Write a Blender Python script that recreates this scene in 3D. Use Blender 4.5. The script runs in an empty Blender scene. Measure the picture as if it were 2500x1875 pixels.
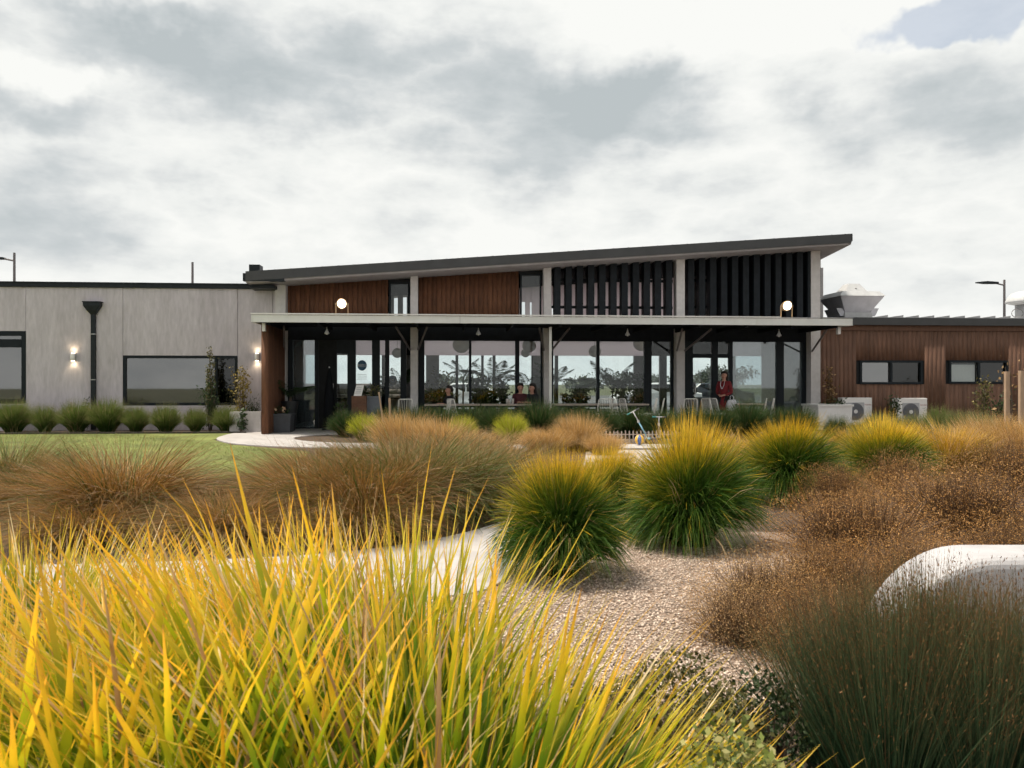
import bpy, math, random
import numpy as np
from mathutils import Vector, Matrix

# ------------------------------------------------------------------ camera, sky, sun, exposure
scene = bpy.context.scene
COL = scene.collection
F_PX, CX, CY, CAM_H = 1925.0, 1250.0, 937.5, 1.34
cam_data = bpy.data.cameras.new('camera')
cam_data.sensor_width = 36.0
cam_data.lens = 36.0 * F_PX / 2500.0
cam_data.clip_start = 0.05
cam_data.clip_end = 3000.0
cam_data.dof.use_dof = True
cam_data.dof.focus_distance = 14.0
cam_data.dof.aperture_fstop = 9.0
cam = bpy.data.objects.new('camera', cam_data)
COL.objects.link(cam)
cam.location = (0, 0, CAM_H)
cam.rotation_euler = (math.radians(90), 0, 0)
scene.camera = cam
scene.view_settings.view_transform = 'Standard'
scene.view_settings.look = 'None'
scene.view_settings.gamma = 1.0
scene.view_settings.use_curve_mapping = False
scene.view_settings.exposure = 0.24
scene.cycles.use_denoising = True
scene.cycles.max_bounces = 5
scene.cycles.diffuse_bounces = 3
scene.cycles.glossy_bounces = 3
scene.cycles.transmission_bounces = 5
scene.cycles.transparent_max_bounces = 24
scene.cycles.sample_clamp_indirect = 6.0
scene.cycles.use_adaptive_sampling = True
scene.cycles.adaptive_threshold = 0.05
scene.cycles.adaptive_min_samples = 16

SUN_TO = Vector((-0.38, 0.02, 0.90)).normalized()
sun_d = bpy.data.lights.new('sun', 'SUN')
sun_d.energy = 4.4
sun_d.angle = math.radians(9)
sun_d.color = (1.0, 0.90, 0.76)
sun = bpy.data.objects.new('sun', sun_d)
COL.objects.link(sun)
sun.location = (-20, -12, 40)
sun.rotation_euler = (-SUN_TO).to_track_quat('-Z', 'Y').to_euler()

world = bpy.data.worlds.new('World')
scene.world = world
world.use_nodes = True
world.cycles.sampling_method = 'MANUAL'
world.cycles.sample_map_resolution = 256


def build_world():
    nt = world.node_tree
    nt.nodes.clear()
    N, Lk = nt.nodes.new, nt.links.new

    def math_(op, a, b=None, c=None):
        n = N('ShaderNodeMath'); n.operation = op
        for i, v in enumerate((a, b, c)):
            if v is None:
                continue
            if isinstance(v, (int, float)):
                n.inputs[i].default_value = v
            else:
                Lk(v, n.inputs[i])
        return n.outputs[0]
    out = N('ShaderNodeOutputWorld')
    tc = N('ShaderNodeTexCoord')
    sep = N('ShaderNodeSeparateXYZ'); Lk(tc.outputs['Generated'], sep.inputs[0])
    az = math_('ARCTAN2', sep.outputs[0], sep.outputs[1])
    el = math_('ARCSINE', sep.outputs[2])
    # squash the vertical so that the cloud banks lie flat
    cmb = N('ShaderNodeVectorMath'); cmb.operation = 'MULTIPLY'; cmb.inputs[1].default_value = (1.0, 1.0, 2.3)
    Lk(tc.outputs['Generated'], cmb.inputs[0])

    def noise(vec, scale, detail, rough, dist=0.0):
        n = N('ShaderNodeTexNoise')
        n.inputs['Scale'].default_value = scale
        n.inputs['Detail'].default_value = detail
        n.inputs['Roughness'].default_value = rough
        n.inputs['Distortion'].default_value = dist
        Lk(vec, n.inputs['Vector'])
        return n
    n1 = noise(cmb.outputs[0], 3.4, 6, 0.60, 0.2)
    n2 = noise(cmb.outputs[0], 4.2, 6, 0.56, 0.0)
    wn = noise(tc.outputs['Generated'], 6.0, 5, 0.60, 0.0)
    wsep = N('ShaderNodeSeparateXYZ'); Lk(wn.outputs['Color'], wsep.inputs[0])
    azw = math_('ADD', az, math_('MULTIPLY', math_('SUBTRACT', wsep.outputs[0], 0.5), 0.26))
    elw = math_('ADD', el, math_('MULTIPLY', math_('SUBTRACT', wsep.outputs[1], 0.5), 0.17))

    def blob(px, py, rx, ry, amp):
        a0 = math.atan2((px - CX) / F_PX, 1.0)
        e0 = math.asin(((CY - py) / F_PX) / math.sqrt(1 + ((px - CX) / F_PX) ** 2 + ((CY - py) / F_PX) ** 2))
        dx = math_('DIVIDE', math_('SUBTRACT', azw, a0), rx / F_PX)
        dy = math_('DIVIDE', math_('SUBTRACT', elw, e0), ry / F_PX)
        d2 = math_('ADD', math_('MULTIPLY', dx, dx), math_('MULTIPLY', dy, dy))
        return math_('MULTIPLY', math_('EXPONENT', math_('MULTIPLY', d2, -1.0)), amp)
    clouds = [(500, 180, 460, 100, -.24), (1040, 140, 300, 110, -.20), (50, 275, 160, 50, -.22),
              (1500, 260, 230, 80, -.28), (1290, 400, 190, 95, -.24), (2360, 270, 150, 110, -.20), (2080, 350, 140, 80, -.12),
              (430, 430, 240, 40, -.08), (110, 165, 140, 42, .30), (1700, 70, 380, 80, .18), (1880, 240, 220, 100, .14),
              (330, 10, 180, 36, .22), (700, 590, 900, 50, .06)]
    v = None
    for c in clouds:
        b = blob(*c)
        v = b if v is None else math_('ADD', v, b)
    v = math_('ADD', v, math_('MULTIPLY', math_('SUBTRACT', n1.outputs[0], 0.5), 0.45))
    puff = math_('MULTIPLY', math_('ABSOLUTE', math_('SUBTRACT', n2.outputs[0], 0.5)), 2.0)
    v = math_('ADD', v, math_('MULTIPLY', math_('SUBTRACT', 0.22, puff), 0.55))
    v = math_('ADD', v, 0.575)
    ramp = N('ShaderNodeValToRGB')
    cr = ramp.color_ramp
    cr.elements[0].position = 0.34; cr.elements[0].color = (0.48, 0.525, 0.54, 1)
    cr.elements[1].position = 0.72; cr.elements[1].color = (0.91, 0.915, 0.885, 1)
    e = cr.elements.new(0.46); e.color = (0.585, 0.62, 0.63, 1)
    e = cr.elements.new(0.55); e.color = (0.72, 0.74, 0.735, 1)
    e = cr.elements.new(0.62); e.color = (0.82, 0.835, 0.815, 1)
    Lk(v, ramp.inputs[0])
    bg_c = N('ShaderNodeBackground'); Lk(ramp.outputs[0], bg_c.inputs[0]); bg_c.inputs[1].default_value = 0.89
    sky = N('ShaderNodeTexSky'); sky.sky_type = 'NISHITA'; sky.sun_disc = False; sky.ozone_density = 0.4; sky.dust_density = 2.0
    sky.sun_elevation = math.asin(SUN_TO.z)
    sky.sun_rotation = math.atan2(SUN_TO.x, SUN_TO.y) % (2 * math.pi)
    bg_s = N('ShaderNodeBackground'); Lk(sky.outputs[0], bg_s.inputs[0]); bg_s.inputs[1].default_value = 0.13
    # breaks in the cloud where the blue sky shows
    hole = blob(2360, 20, 270, 75, 1.0)
    hole = math_('ADD', hole, math_('MULTIPLY', math_('SUBTRACT', n2.outputs[0], 0.5), 0.6))
    mr = N('ShaderNodeMapRange'); mr.interpolation_type = 'SMOOTHSTEP'
    mr.inputs['From Min'].default_value = 0.42; mr.inputs['From Max'].default_value = 0.62
    mr.inputs['To Min'].default_value = 0.0; mr.inputs['To Max'].default_value = 0.45
    Lk(hole, mr.inputs['Value'])
    mix = N('ShaderNodeMixShader')
    Lk(mr.outputs[0], mix.inputs[0]); Lk(bg_c.outputs[0], mix.inputs[1]); Lk(bg_s.outputs[0], mix.inputs[2])
    Lk(mix.outputs[0], out.inputs[0])


build_world()

# ------------------------------------------------------------------ frames of reference
YAW = math.radians(4.5)
CA, SA = math.cos(YAW), math.sin(YAW)
OY = 21.0                                   # the veranda edge stands 21 m from the viewpoint


def loc(u, v, z=0.0):
    """building frame (u along the facade, v into the building) to world"""
    return Vector((u * CA - v * SA, OY + u * SA + v * CA, z))


def UZ(px, py, v):
    dx = (px - CX) / F_PX
    t = (v + CA * OY) / (CA - SA * dx)
    return t * dx * CA + (t - OY) * SA, CAM_H + t * (CY - py) / F_PX


def U(px, v):
    return UZ(px, CY, v)[0]


def Z(py, v, px=1250):
    return UZ(px, py, v)[1]


def gx(px, d):
    return (px - CX) / F_PX * d


def gz(py, d):
    return CAM_H + (CY - py) / F_PX * d


def gd(py):
    return CAM_H * F_PX / (py - CY)


# ------------------------------------------------------------------ materials
MATS = {}


def new_mat(name):
    m = bpy.data.materials.new(name)
    m.use_nodes = True
    nt = m.node_tree
    nt.nodes.clear()
    out = nt.nodes.new('ShaderNodeOutputMaterial')
    MATS[name] = m
    return m, nt, out


def surf(name, col, rough=0.7, var=0.15, scale=6.0, bump=0.0, bscale=None, metal=0.0, spec=0.5, stretch=(1, 1, 1),
         stain=0.0, attr_var=0.0):
    m, nt, out = new_mat(name)
    N, Lk = nt.nodes.new, nt.links.new
    p = N('ShaderNodeBsdfPrincipled')
    p.inputs['Roughness'].default_value = rough
    p.inputs['Metallic'].default_value = metal
    p.inputs['Specular IOR Level'].default_value = spec
    tc = N('ShaderNodeTexCoord')
    mp = N('ShaderNodeMapping'); mp.inputs['Scale'].default_value = stretch
    Lk(tc.outputs['Object'], mp.inputs[0])
    n = N('ShaderNodeTexNoise'); n.inputs['Scale'].default_value = scale; n.inputs['Detail'].default_value = 8
    n.inputs['Roughness'].default_value = 0.62
    Lk(mp.outputs[0], n.inputs['Vector'])
    r = N('ShaderNodeValToRGB')
    r.color_ramp.elements[0].position = 0.28; r.color_ramp.elements[1].position = 0.72
    r.color_ramp.elements[0].color = (*[c * (1 - var) for c in col], 1)
    r.color_ramp.elements[1].color = (*[min(1, c * (1 + var)) for c in col], 1)
    Lk(n.outputs[0], r.inputs[0])
    c = r.outputs[0]
    if stain:
        n2 = N('ShaderNodeTexNoise'); n2.inputs['Scale'].default_value = 0.9; n2.inputs['Detail'].default_value = 6
        n2.inputs['Roughness'].default_value = 0.7
        mp2 = N('ShaderNodeMapping'); mp2.inputs['Scale'].default_value = (2.2, 2.2, 0.35)
        Lk(tc.outputs['Object'], mp2.inputs[0]); Lk(mp2.outputs[0], n2.inputs['Vector'])
        mx = N('ShaderNodeMix'); mx.data_type = 'RGBA'; mx.blend_type = 'MULTIPLY'
        mr = N('ShaderNodeMapRange'); mr.inputs[1].default_value = 0.35; mr.inputs[2].default_value = 0.7
        mr.inputs[3].default_value = 0.0; mr.inputs[4].default_value = stain
        Lk(n2.outputs[0], mr.inputs[0]); Lk(mr.outputs[0], mx.inputs['Factor'])
        Lk(c, mx.inputs['A']); mx.inputs['B'].default_value = (0.45, 0.43, 0.42, 1)
        c = mx.outputs['Result']
    if attr_var:
        at = N('ShaderNodeAttribute'); at.attribute_name = 'r'
        mr = N('ShaderNodeMapRange'); mr.inputs[3].default_value = 1 - attr_var; mr.inputs[4].default_value = 1 + attr_var
        Lk(at.outputs['Fac'], mr.inputs[0])
        vm = N('ShaderNodeVectorMath'); vm.operation = 'SCALE'
        Lk(c, vm.inputs[0]); Lk(mr.outputs[0], vm.inputs['Scale'])
        c = vm.outputs[0]
    Lk(c, p.inputs['Base Color'])
    if bump:
        nb = N('ShaderNodeTexNoise'); nb.inputs['Scale'].default_value = bscale or scale * 4; nb.inputs['Detail'].default_value = 6
        Lk(mp.outputs[0], nb.inputs['Vector'])
        b = N('ShaderNodeBump'); b.inputs['Strength'].default_value = bump; b.inputs['Distance'].default_value = 0.02
        Lk(nb.outputs[0], b.inputs['Height']); Lk(b.outputs[0], p.inputs['Normal'])
    Lk(p.outputs[0], out.inputs[0])
    return m


def plant(name, stops, trans=0.35, rough=0.55, rvar=0.35, alt=None, altamt=0.0, spec=0.35, attr='t', ydep=None, spots=None):
    """leaf material: colour runs along the blade (attribute t), varies per blade (attribute r);
    alt is a second blade colour for a share of blades; ydep: stops for blades whose attribute y is 1"""
    m, nt, out = new_mat(name)
    N, Lk = nt.nodes.new, nt.links.new
    at = N('ShaderNodeAttribute'); at.attribute_name = attr
    ar = N('ShaderNodeAttribute'); ar.attribute_name = 'r'

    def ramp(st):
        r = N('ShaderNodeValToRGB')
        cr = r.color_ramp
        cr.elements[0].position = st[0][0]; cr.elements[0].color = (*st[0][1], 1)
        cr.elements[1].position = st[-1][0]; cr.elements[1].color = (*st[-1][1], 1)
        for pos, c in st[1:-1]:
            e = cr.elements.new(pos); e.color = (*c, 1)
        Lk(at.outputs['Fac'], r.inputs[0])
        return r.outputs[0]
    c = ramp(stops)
    if ydep:
        ay = N('ShaderNodeAttribute'); ay.attribute_name = 'y'
        mx = N('ShaderNodeMix'); mx.data_type = 'RGBA'
        Lk(ay.outputs['Fac'], mx.inputs['Factor']); Lk(c, mx.inputs['A']); Lk(ramp(ydep), mx.inputs['B'])
        c = mx.outputs['Result']
    if alt:
        mr0 = N('ShaderNodeMapRange'); mr0.inputs[1].default_value = 1 - altamt; mr0.inputs[2].default_value = 1 - altamt * 0.6
        Lk(ar.outputs['Fac'], mr0.inputs[0])
        mx = N('ShaderNodeMix'); mx.data_type = 'RGBA'
        Lk(mr0.outputs[0], mx.inputs['Factor']); Lk(c, mx.inputs['A']); mx.inputs['B'].default_value = (*alt, 1)
        c = mx.outputs['Result']
    if spots:
        tc = N('ShaderNodeTexCoord')
        mp = N('ShaderNodeMapping'); mp.inputs['Scale'].default_value = (1, 3, 14)
        Lk(tc.outputs['Object'], mp.inputs[0])
        oi = N('ShaderNodeObjectInfo')
        ad = N('ShaderNodeVectorMath'); ad.operation = 'ADD'
        sc3 = N('ShaderNodeMath'); sc3.operation = 'MULTIPLY'; sc3.inputs[1].default_value = 50.0
        Lk(oi.outputs['Random'], sc3.inputs[0]); Lk(mp.outputs[0], ad.inputs[0]); Lk(sc3.outputs[0], ad.inputs[1])
        sn = N('ShaderNodeTexNoise'); sn.inputs['Scale'].default_value = 1.6; sn.inputs['Detail'].default_value = 5; sn.inputs['Roughness'].default_value = .7
        Lk(ad.outputs[0], sn.inputs['Vector'])
        sm = N('ShaderNodeMapRange'); sm.inputs[1].default_value = .60; sm.inputs[2].default_value = .72; sm.inputs[4].default_value = .85
        Lk(sn.outputs[0], sm.inputs[0])
        mx = N('ShaderNodeMix'); mx.data_type = 'RGBA'
        Lk(sm.outputs[0], mx.inputs['Factor']); Lk(c, mx.inputs['A']); mx.inputs['B'].default_value = (*spots, 1)
        c = mx.outputs['Result']
    # value variation per blade
    fr = N('ShaderNodeMath'); fr.operation = 'MULTIPLY'; Lk(ar.outputs['Fac'], fr.inputs[0]); fr.inputs[1].default_value = 7.31
    fr2 = N('ShaderNodeMath'); fr2.operation = 'FRACT'; Lk(fr.outputs[0], fr2.inputs[0])
    mr = N('ShaderNodeMapRange'); mr.inputs[3].default_value = 1 - rvar; mr.inputs[4].default_value = 1 + rvar
    Lk(fr2.outputs[0], mr.inputs[0])
    vm = N('ShaderNodeVectorMath'); vm.operation = 'SCALE'
    Lk(c, vm.inputs[0]); Lk(mr.outputs[0], vm.inputs['Scale'])
    p = N('ShaderNodeBsdfPrincipled'); p.inputs['Roughness'].default_value = rough
    p.inputs['Specular IOR Level'].default_value = spec
    Lk(vm.outputs[0], p.inputs['Base Color'])
    tr = N('ShaderNodeBsdfTranslucent'); Lk(vm.outputs[0], tr.inputs[0])
    mix = N('ShaderNodeMixShader'); mix.inputs[0].default_value = trans
    Lk(p.outputs[0], mix.inputs[1]); Lk(tr.outputs[0], mix.inputs[2])
    Lk(mix.outputs[0], out.inputs[0])
    return m


def glass(name, tint=(0.82, 0.87, 0.87), refl=1.6, base=0.02, rough=0.0, haze=0.0, hazecol=(0.6, 0.6, 0.62)):
    m, nt, out = new_mat(name)
    N, Lk = nt.nodes.new, nt.links.new
    t = N('ShaderNodeBsdfTransparent'); t.inputs[0].default_value = (*tint, 1)
    g = N('ShaderNodeBsdfGlossy'); g.inputs['Roughness'].default_value = rough
    f = N('ShaderNodeFresnel'); f.inputs[0].default_value = 1.5
    a = N('ShaderNodeMath'); a.operation = 'MULTIPLY_ADD'; a.inputs[1].default_value = refl; a.inputs[2].default_value = base
    Lk(f.outputs[0], a.inputs[0])
    mx = N('ShaderNodeMixShader'); Lk(a.outputs[0], mx.inputs[0]); Lk(t.outputs[0], mx.inputs[1]); Lk(g.outputs[0], mx.inputs[2])
    last = mx.outputs[0]
    if haze:
        d = N('ShaderNodeBsdfDiffuse'); d.inputs[0].default_value = (*hazecol, 1)
        m2 = N('ShaderNodeMixShader'); m2.inputs[0].default_value = haze
        Lk(last, m2.inputs[1]); Lk(d.outputs[0], m2.inputs[2]); last = m2.outputs[0]
    Lk(last, out.inputs[0])
    return m


def emit(name, col, strength):
    m, nt, out = new_mat(name)
    e = nt.nodes.new('ShaderNodeEmission'); e.inputs[0].default_value = (*col, 1); e.inputs[1].default_value = strength
    nt.links.new(e.outputs[0], out.inputs[0])
    return m


def translucent(name, col, t=0.6):
    m, nt, out = new_mat(name)
    N, Lk = nt.nodes.new, nt.links.new
    d = N('ShaderNodeBsdfDiffuse'); d.inputs[0].default_value = (*col, 1)
    tr = N('ShaderNodeBsdfTranslucent'); tr.inputs[0].default_value = (*col, 1)
    mx = N('ShaderNodeMixShader'); mx.inputs[0].default_value = t
    Lk(d.outputs[0], mx.inputs[1]); Lk(tr.outputs[0], mx.inputs[2]); Lk(mx.outputs[0], out.inputs[0])
    return m


surf('concrete', (0.55, 0.505, 0.545), 0.85, 0.13, 5, 0.25, 40, stain=0.45, stretch=(2.5, 2.5, 0.6))
surf('column_concrete', (0.60, 0.57, 0.56), 0.8, 0.10, 7, 0.2, 40, stain=0.3)
surf('black_metal', (0.022, 0.026, 0.030), 0.45, 0.2, 9, spec=0.12)
surf('dark_frame', (0.014, 0.018, 0.022), 0.4, 0.2, 9, spec=0.12)
surf('dark_panel', (0.020, 0.021, 0.022), 0.7, 0.2, 9, spec=0.12)
surf('soffit_black', (0.012, 0.014, 0.017), 0.8, 0.2, 6, spec=0.12)
surf('roof_metal', (0.040, 0.040, 0.042), 0.5, 0.2, 3, metal=0.0)
surf('soffit_grey', (0.30, 0.275, 0.275), 0.75, 0.12, 5, stain=0.3)
surf('white_steel', (0.70, 0.70, 0.67), 0.5, 0.05, 4, stain=0.15)
surf('post_paint', (0.62, 0.62, 0.59), 0.5, 0.08, 4)
surf('rust_cladding', (0.150, 0.060, 0.027), 0.8, 0.35, 5, 0.3, 30, stretch=(3, 3, 0.6), attr_var=0.18, stain=.35)
surf('timber_cladding', (0.150, 0.074, 0.045), 0.8, 0.30, 5, 0.3, 30, stretch=(3, 3, 0.5), attr_var=0.12, stain=.35)
surf('fin_black', (0.014, 0.017, 0.021), 0.5, 0.3, 6, spec=0.12)
surf('galv', (0.42, 0.42, 0.43), 0.5, 0.15, 4, stain=0.3)
surf('hood_grey', (0.52, 0.51, 0.55), 0.55, 0.12, 3, stain=0.3)
surf('hood_light', (0.55, 0.56, 0.57), 0.55, 0.1, 3, stain=0.25)
surf('floor_slab', (0.33, 0.31, 0.29), 0.7, 0.15, 3)
surf('indoor_floor', (0.10, 0.095, 0.09), 0.4, 0.15, 3)
surf('back_wall', (0.30, 0.28, 0.28), 0.8, 0.12, 4)
translucent('blind', (0.82, 0.74, 0.76), 0.8)
translucent('lantern_paper', (0.95, 0.90, 0.86), 0.6)
glass('pane_clear', (0.93, 0.96, 0.96), 0.9, 0.0)
glass('pane_reflect', (0.66, 0.74, 0.76), 1.6, 0.10, 0.02, 0.06, (0.45, 0.52, 0.55))
glass('pane_tinted', (0.16, 0.17, 0.19), 1.2, 0.22, 0.02, 0.10, (0.20, 0.19, 0.21))
glass('pane_dark', (0.08, 0.09, 0.10), 1.0, 0.03, 0.02)
surf('interior_dark', (0.03, 0.03, 0.032), 0.9, spec=0.12)
surf('concrete_path', (0.47, 0.445, 0.43), 0.9, 0.14, 2.5, 0.3, 60, stain=0.4)
surf('mulch', (0.085, 0.058, 0.040), 0.95, 0.45, 9, 0.9, 30)
surf('gravel_base', (0.30, 0.22, 0.165), 0.95, 0.45, 35, 0.8, 60)
surf('stone_chip', (0.52, 0.42, 0.345), 0.85, 0.2, 5, attr_var=0.5)
surf('asphalt', (0.10, 0.10, 0.105), 0.9, 0.2, 3, 0.3, 80)
surf('far_ground', (0.07, 0.075, 0.035), 0.95, 0.4, 0.2)
surf('lawn_turf', (0.165, 0.190, 0.048), 0.95, 0.42, 0.9, 0.8, 60)
surf('white_gloss', (0.48, 0.47, 0.48), 0.45, 0.10, 5, 0.12, 50, stain=0.3)
surf('white_paint', (0.74, 0.72, 0.70), 0.5, 0.05, 3, stain=0.12)
surf('wire_white', (0.78, 0.75, 0.70), 0.4, 0.05, 3)
surf('table_timber', (0.40, 0.32, 0.27), 0.6, 0.2, 4, stretch=(1, 8, 8))
surf('rust_box', (0.12, 0.055, 0.030), 0.8, 0.4, 5)
surf('galv_dark', (0.115, 0.125, 0.145), 0.5, 0.25, 5)
surf('pot_grey', (0.055, 0.058, 0.066), 0.7, 0.2, 5)
surf('pot_black', (0.016, 0.018, 0.020), 0.5, 0.2, 5)
surf('umbrella_cloth', (0.008, 0.009, 0.011), 0.9, spec=0.12)
surf('stake_wood', (0.40, 0.28, 0.19), 0.8, 0.2, 6, stretch=(6, 6, 1))
surf('brick_grey', (0.20, 0.17, 0.16), 0.9, 0.25, 5, attr_var=0.25)
surf('skin', (0.48, 0.25, 0.18), 0.55, 0.06, 8)
surf('hair_dark', (0.016, 0.011, 0.009), 0.45, 0.3, 20)
surf('hair_grey', (0.09, 0.075, 0.065), 0.5, 0.3, 20)
surf('cloth_red', (0.17, 0.012, 0.016), 0.85, 0.2, 12)
surf('cloth_maroon', (0.065, 0.012, 0.016), 0.85, 0.2, 12)
surf('cloth_black', (0.012, 0.013, 0.017), 0.85, 0.2, 12)
surf('cloth_grey', (0.10, 0.10, 0.12), 0.85, 0.2, 12)
surf('cloth_white', (0.66, 0.64, 0.69), 0.85, 0.06, 12)
surf('paper_white', (0.80, 0.82, 0.80), 0.6, 0.02)
surf('sign_blue', (0.020, 0.085, 0.17), 0.5, 0.1)
surf('ink_grey', (0.30, 0.34, 0.36), 0.6)
surf('ink_red', (0.35, 0.12, 0.12), 0.6)
surf('ball_blue', (0.06, 0.13, 0.36), 0.45, 0.05)
surf('ball_yellow', (0.72, 0.42, 0.05), 0.45, 0.05)
surf('scooter_blue', (0.20, 0.42, 0.55), 0.35, 0.1)
surf('chrome', (0.65, 0.66, 0.67), 0.25, 0.05, metal=0.6)
surf('rubber', (0.015, 0.015, 0.016), 0.8)
surf('grip_teal', (0.04, 0.20, 0.19), 0.6)
surf('picket_paint', (0.56, 0.47, 0.40), 0.7, 0.15, 6)
surf('bark', (0.10, 0.075, 0.055), 0.9, 0.3, 12)
surf('pole_grey', (0.16, 0.14, 0.14), 0.6, 0.1)
surf('car_white', (0.75, 0.75, 0.76), 0.25, 0.03)
surf('car_dark', (0.03, 0.035, 0.045), 0.25, 0.05)
surf('timber_edge', (0.05, 0.042, 0.035), 0.85, 0.3, 6)
emit('lamp_warm', (1.0, 0.80, 0.50), 30.0)
emit('lamp_flood', (1.0, 0.80, 0.50), 9.0)
emit('lamp_small', (1.0, 0.72, 0.42), 22.0)
surf('brass', (0.45, 0.30, 0.17), 0.4, 0.1, metal=0.5)

plant('mat_tuft', [(0, (.022, .042, .010)), (.45, (.065, .125, .020)), (.85, (.165, .215, .055)), (1, (.30, .26, .12))], .30,
      alt=(.36, .27, .14), altamt=.12)
plant('mat_bed', [(0, (.010, .028, .008)), (.6, (.026, .064, .016)), (1, (.075, .115, .035))], .28, alt=(.24, .18, .09), altamt=.07)
plant('mat_lime', [(0, (.05, .075, .008)), (.5, (.20, .25, .018)), (1, (.55, .54, .05))], .40, alt=(.52, .36, .16), altamt=.10)
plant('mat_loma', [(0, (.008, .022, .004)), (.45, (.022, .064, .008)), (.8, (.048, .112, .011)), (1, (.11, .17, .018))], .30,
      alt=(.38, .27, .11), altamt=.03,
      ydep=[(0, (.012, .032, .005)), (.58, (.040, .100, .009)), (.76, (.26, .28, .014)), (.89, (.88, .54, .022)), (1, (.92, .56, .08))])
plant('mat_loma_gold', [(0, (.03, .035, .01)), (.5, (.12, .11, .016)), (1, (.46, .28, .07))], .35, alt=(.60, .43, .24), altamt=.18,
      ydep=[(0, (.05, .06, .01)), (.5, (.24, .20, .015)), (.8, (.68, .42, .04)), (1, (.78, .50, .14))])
plant('mat_mound', [(0, (.022, .012, .007)), (.26, (.065, .034, .012)), (.52, (.44, .240, .066)), (.74, (.30, .165, .052)), (1, (.17, .092, .038))], .26,  # golden arch, dark root and tip: top light and underside shade in colour
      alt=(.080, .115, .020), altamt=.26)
plant('mat_mound_green', [(0, (.016, .014, .006)), (.26, (.048, .054, .012)), (.52, (.28, .205, .050)), (.74, (.22, .15, .048)), (1, (.13, .085, .034))], .26,  # same lit arch and shaded underside put into the greener ramp
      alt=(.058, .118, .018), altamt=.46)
plant('mat_straw', [(0, (.26, .165, .09)), (1, (.62, .44, .27))], .25, rvar=.3)
plant('mat_golden', [(0, (.12, .072, .028)), (.4, (.33, .200, .065)), (1, (.68, .43, .16))], .40, alt=(.72, .55, .33), altamt=.2)
plant('mat_rush', [(0, (.012, .036, .018)), (.5, (.036, .086, .040)), (.8, (.090, .125, .058)), (1, (.17, .115, .050))], .22, rvar=.5,
      alt=(.20, .125, .060), altamt=.10)
plant('mat_rush_seed', [(0, (.12, .060, .024)), (1, (.32, .170, .070))], .2, rvar=.45)
plant('mat_twig', [(0, (.055, .034, .022)), (1, (.16, .095, .05))], .1)
plant('mat_wiry', [(0, (.20, .094, .032)), (.5, (.46, .235, .070)), (.9, (.60, .34, .11)), (1, (.70, .45, .20))], .36, rvar=.35, attr='r')
plant('mat_wiry_light', [(0, (.36, .200, .072)), (.5, (.62, .37, .135)), (1, (.86, .62, .34))], .36, rvar=.35, attr='r')
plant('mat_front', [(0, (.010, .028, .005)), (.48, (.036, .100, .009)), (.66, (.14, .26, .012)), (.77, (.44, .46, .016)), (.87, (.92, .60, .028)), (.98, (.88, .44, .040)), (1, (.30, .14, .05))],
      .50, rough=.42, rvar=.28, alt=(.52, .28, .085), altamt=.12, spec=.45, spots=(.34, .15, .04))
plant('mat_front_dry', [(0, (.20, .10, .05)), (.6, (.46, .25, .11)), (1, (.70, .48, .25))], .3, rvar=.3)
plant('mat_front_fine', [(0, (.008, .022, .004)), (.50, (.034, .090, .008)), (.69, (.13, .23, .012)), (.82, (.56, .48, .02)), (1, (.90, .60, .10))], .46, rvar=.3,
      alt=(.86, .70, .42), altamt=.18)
plant('mat_grassblade', [(0, (.12, .155, .034)), (1, (.23, .265, .075))], .3, rvar=.3)
plant('mat_litter', [(0, (.10, .055, .028)), (.6, (.22, .13, .065)), (1, (.40, .27, .15))], .1, attr='r', rvar=.3)
plant('leaf_dark', [(0, (.016, .034, .012)), (1, (.050, .085, .028))], .3, attr='r', rvar=.3)
plant('leaf_palm', [(0, (.020, .045, .014)), (1, (.050, .090, .028))], .3, attr='r', rvar=.3)
plant('leaf_yellow', [(0, (.11, .085, .025)), (.6, (.26, .20, .05)), (1, (.44, .34, .12))], .35, attr='r', rvar=.3)
plant('leaf_rust', [(0, (.085, .055, .022)), (.6, (.20, .105, .035)), (1, (.45, .30, .14))], .35, attr='r', rvar=.35)
plant('leaf_olive', [(0, (.045, .055, .016)), (.6, (.115, .110, .032)), (1, (.30, .24, .095))], .3, attr='r', rvar=.35)
plant('leaf_box', [(0, (.075, .115, .024)), (.5, (.20, .24, .055)), (1, (.52, .46, .20))], .3, attr='r', rvar=.3)
plant('leaf_far', [(0, (.035, .048, .028)), (1, (.085, .10, .060))], .2, attr='r', rvar=.3)
plant('leaf_flower', [(0, (.50, .28, .16)), (1, (.75, .55, .38))], .3, attr='r', rvar=.2)

RNG = np.random.default_rng(12)
random.seed(5)

# ------------------------------------------------------------------ mesh helpers


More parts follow.
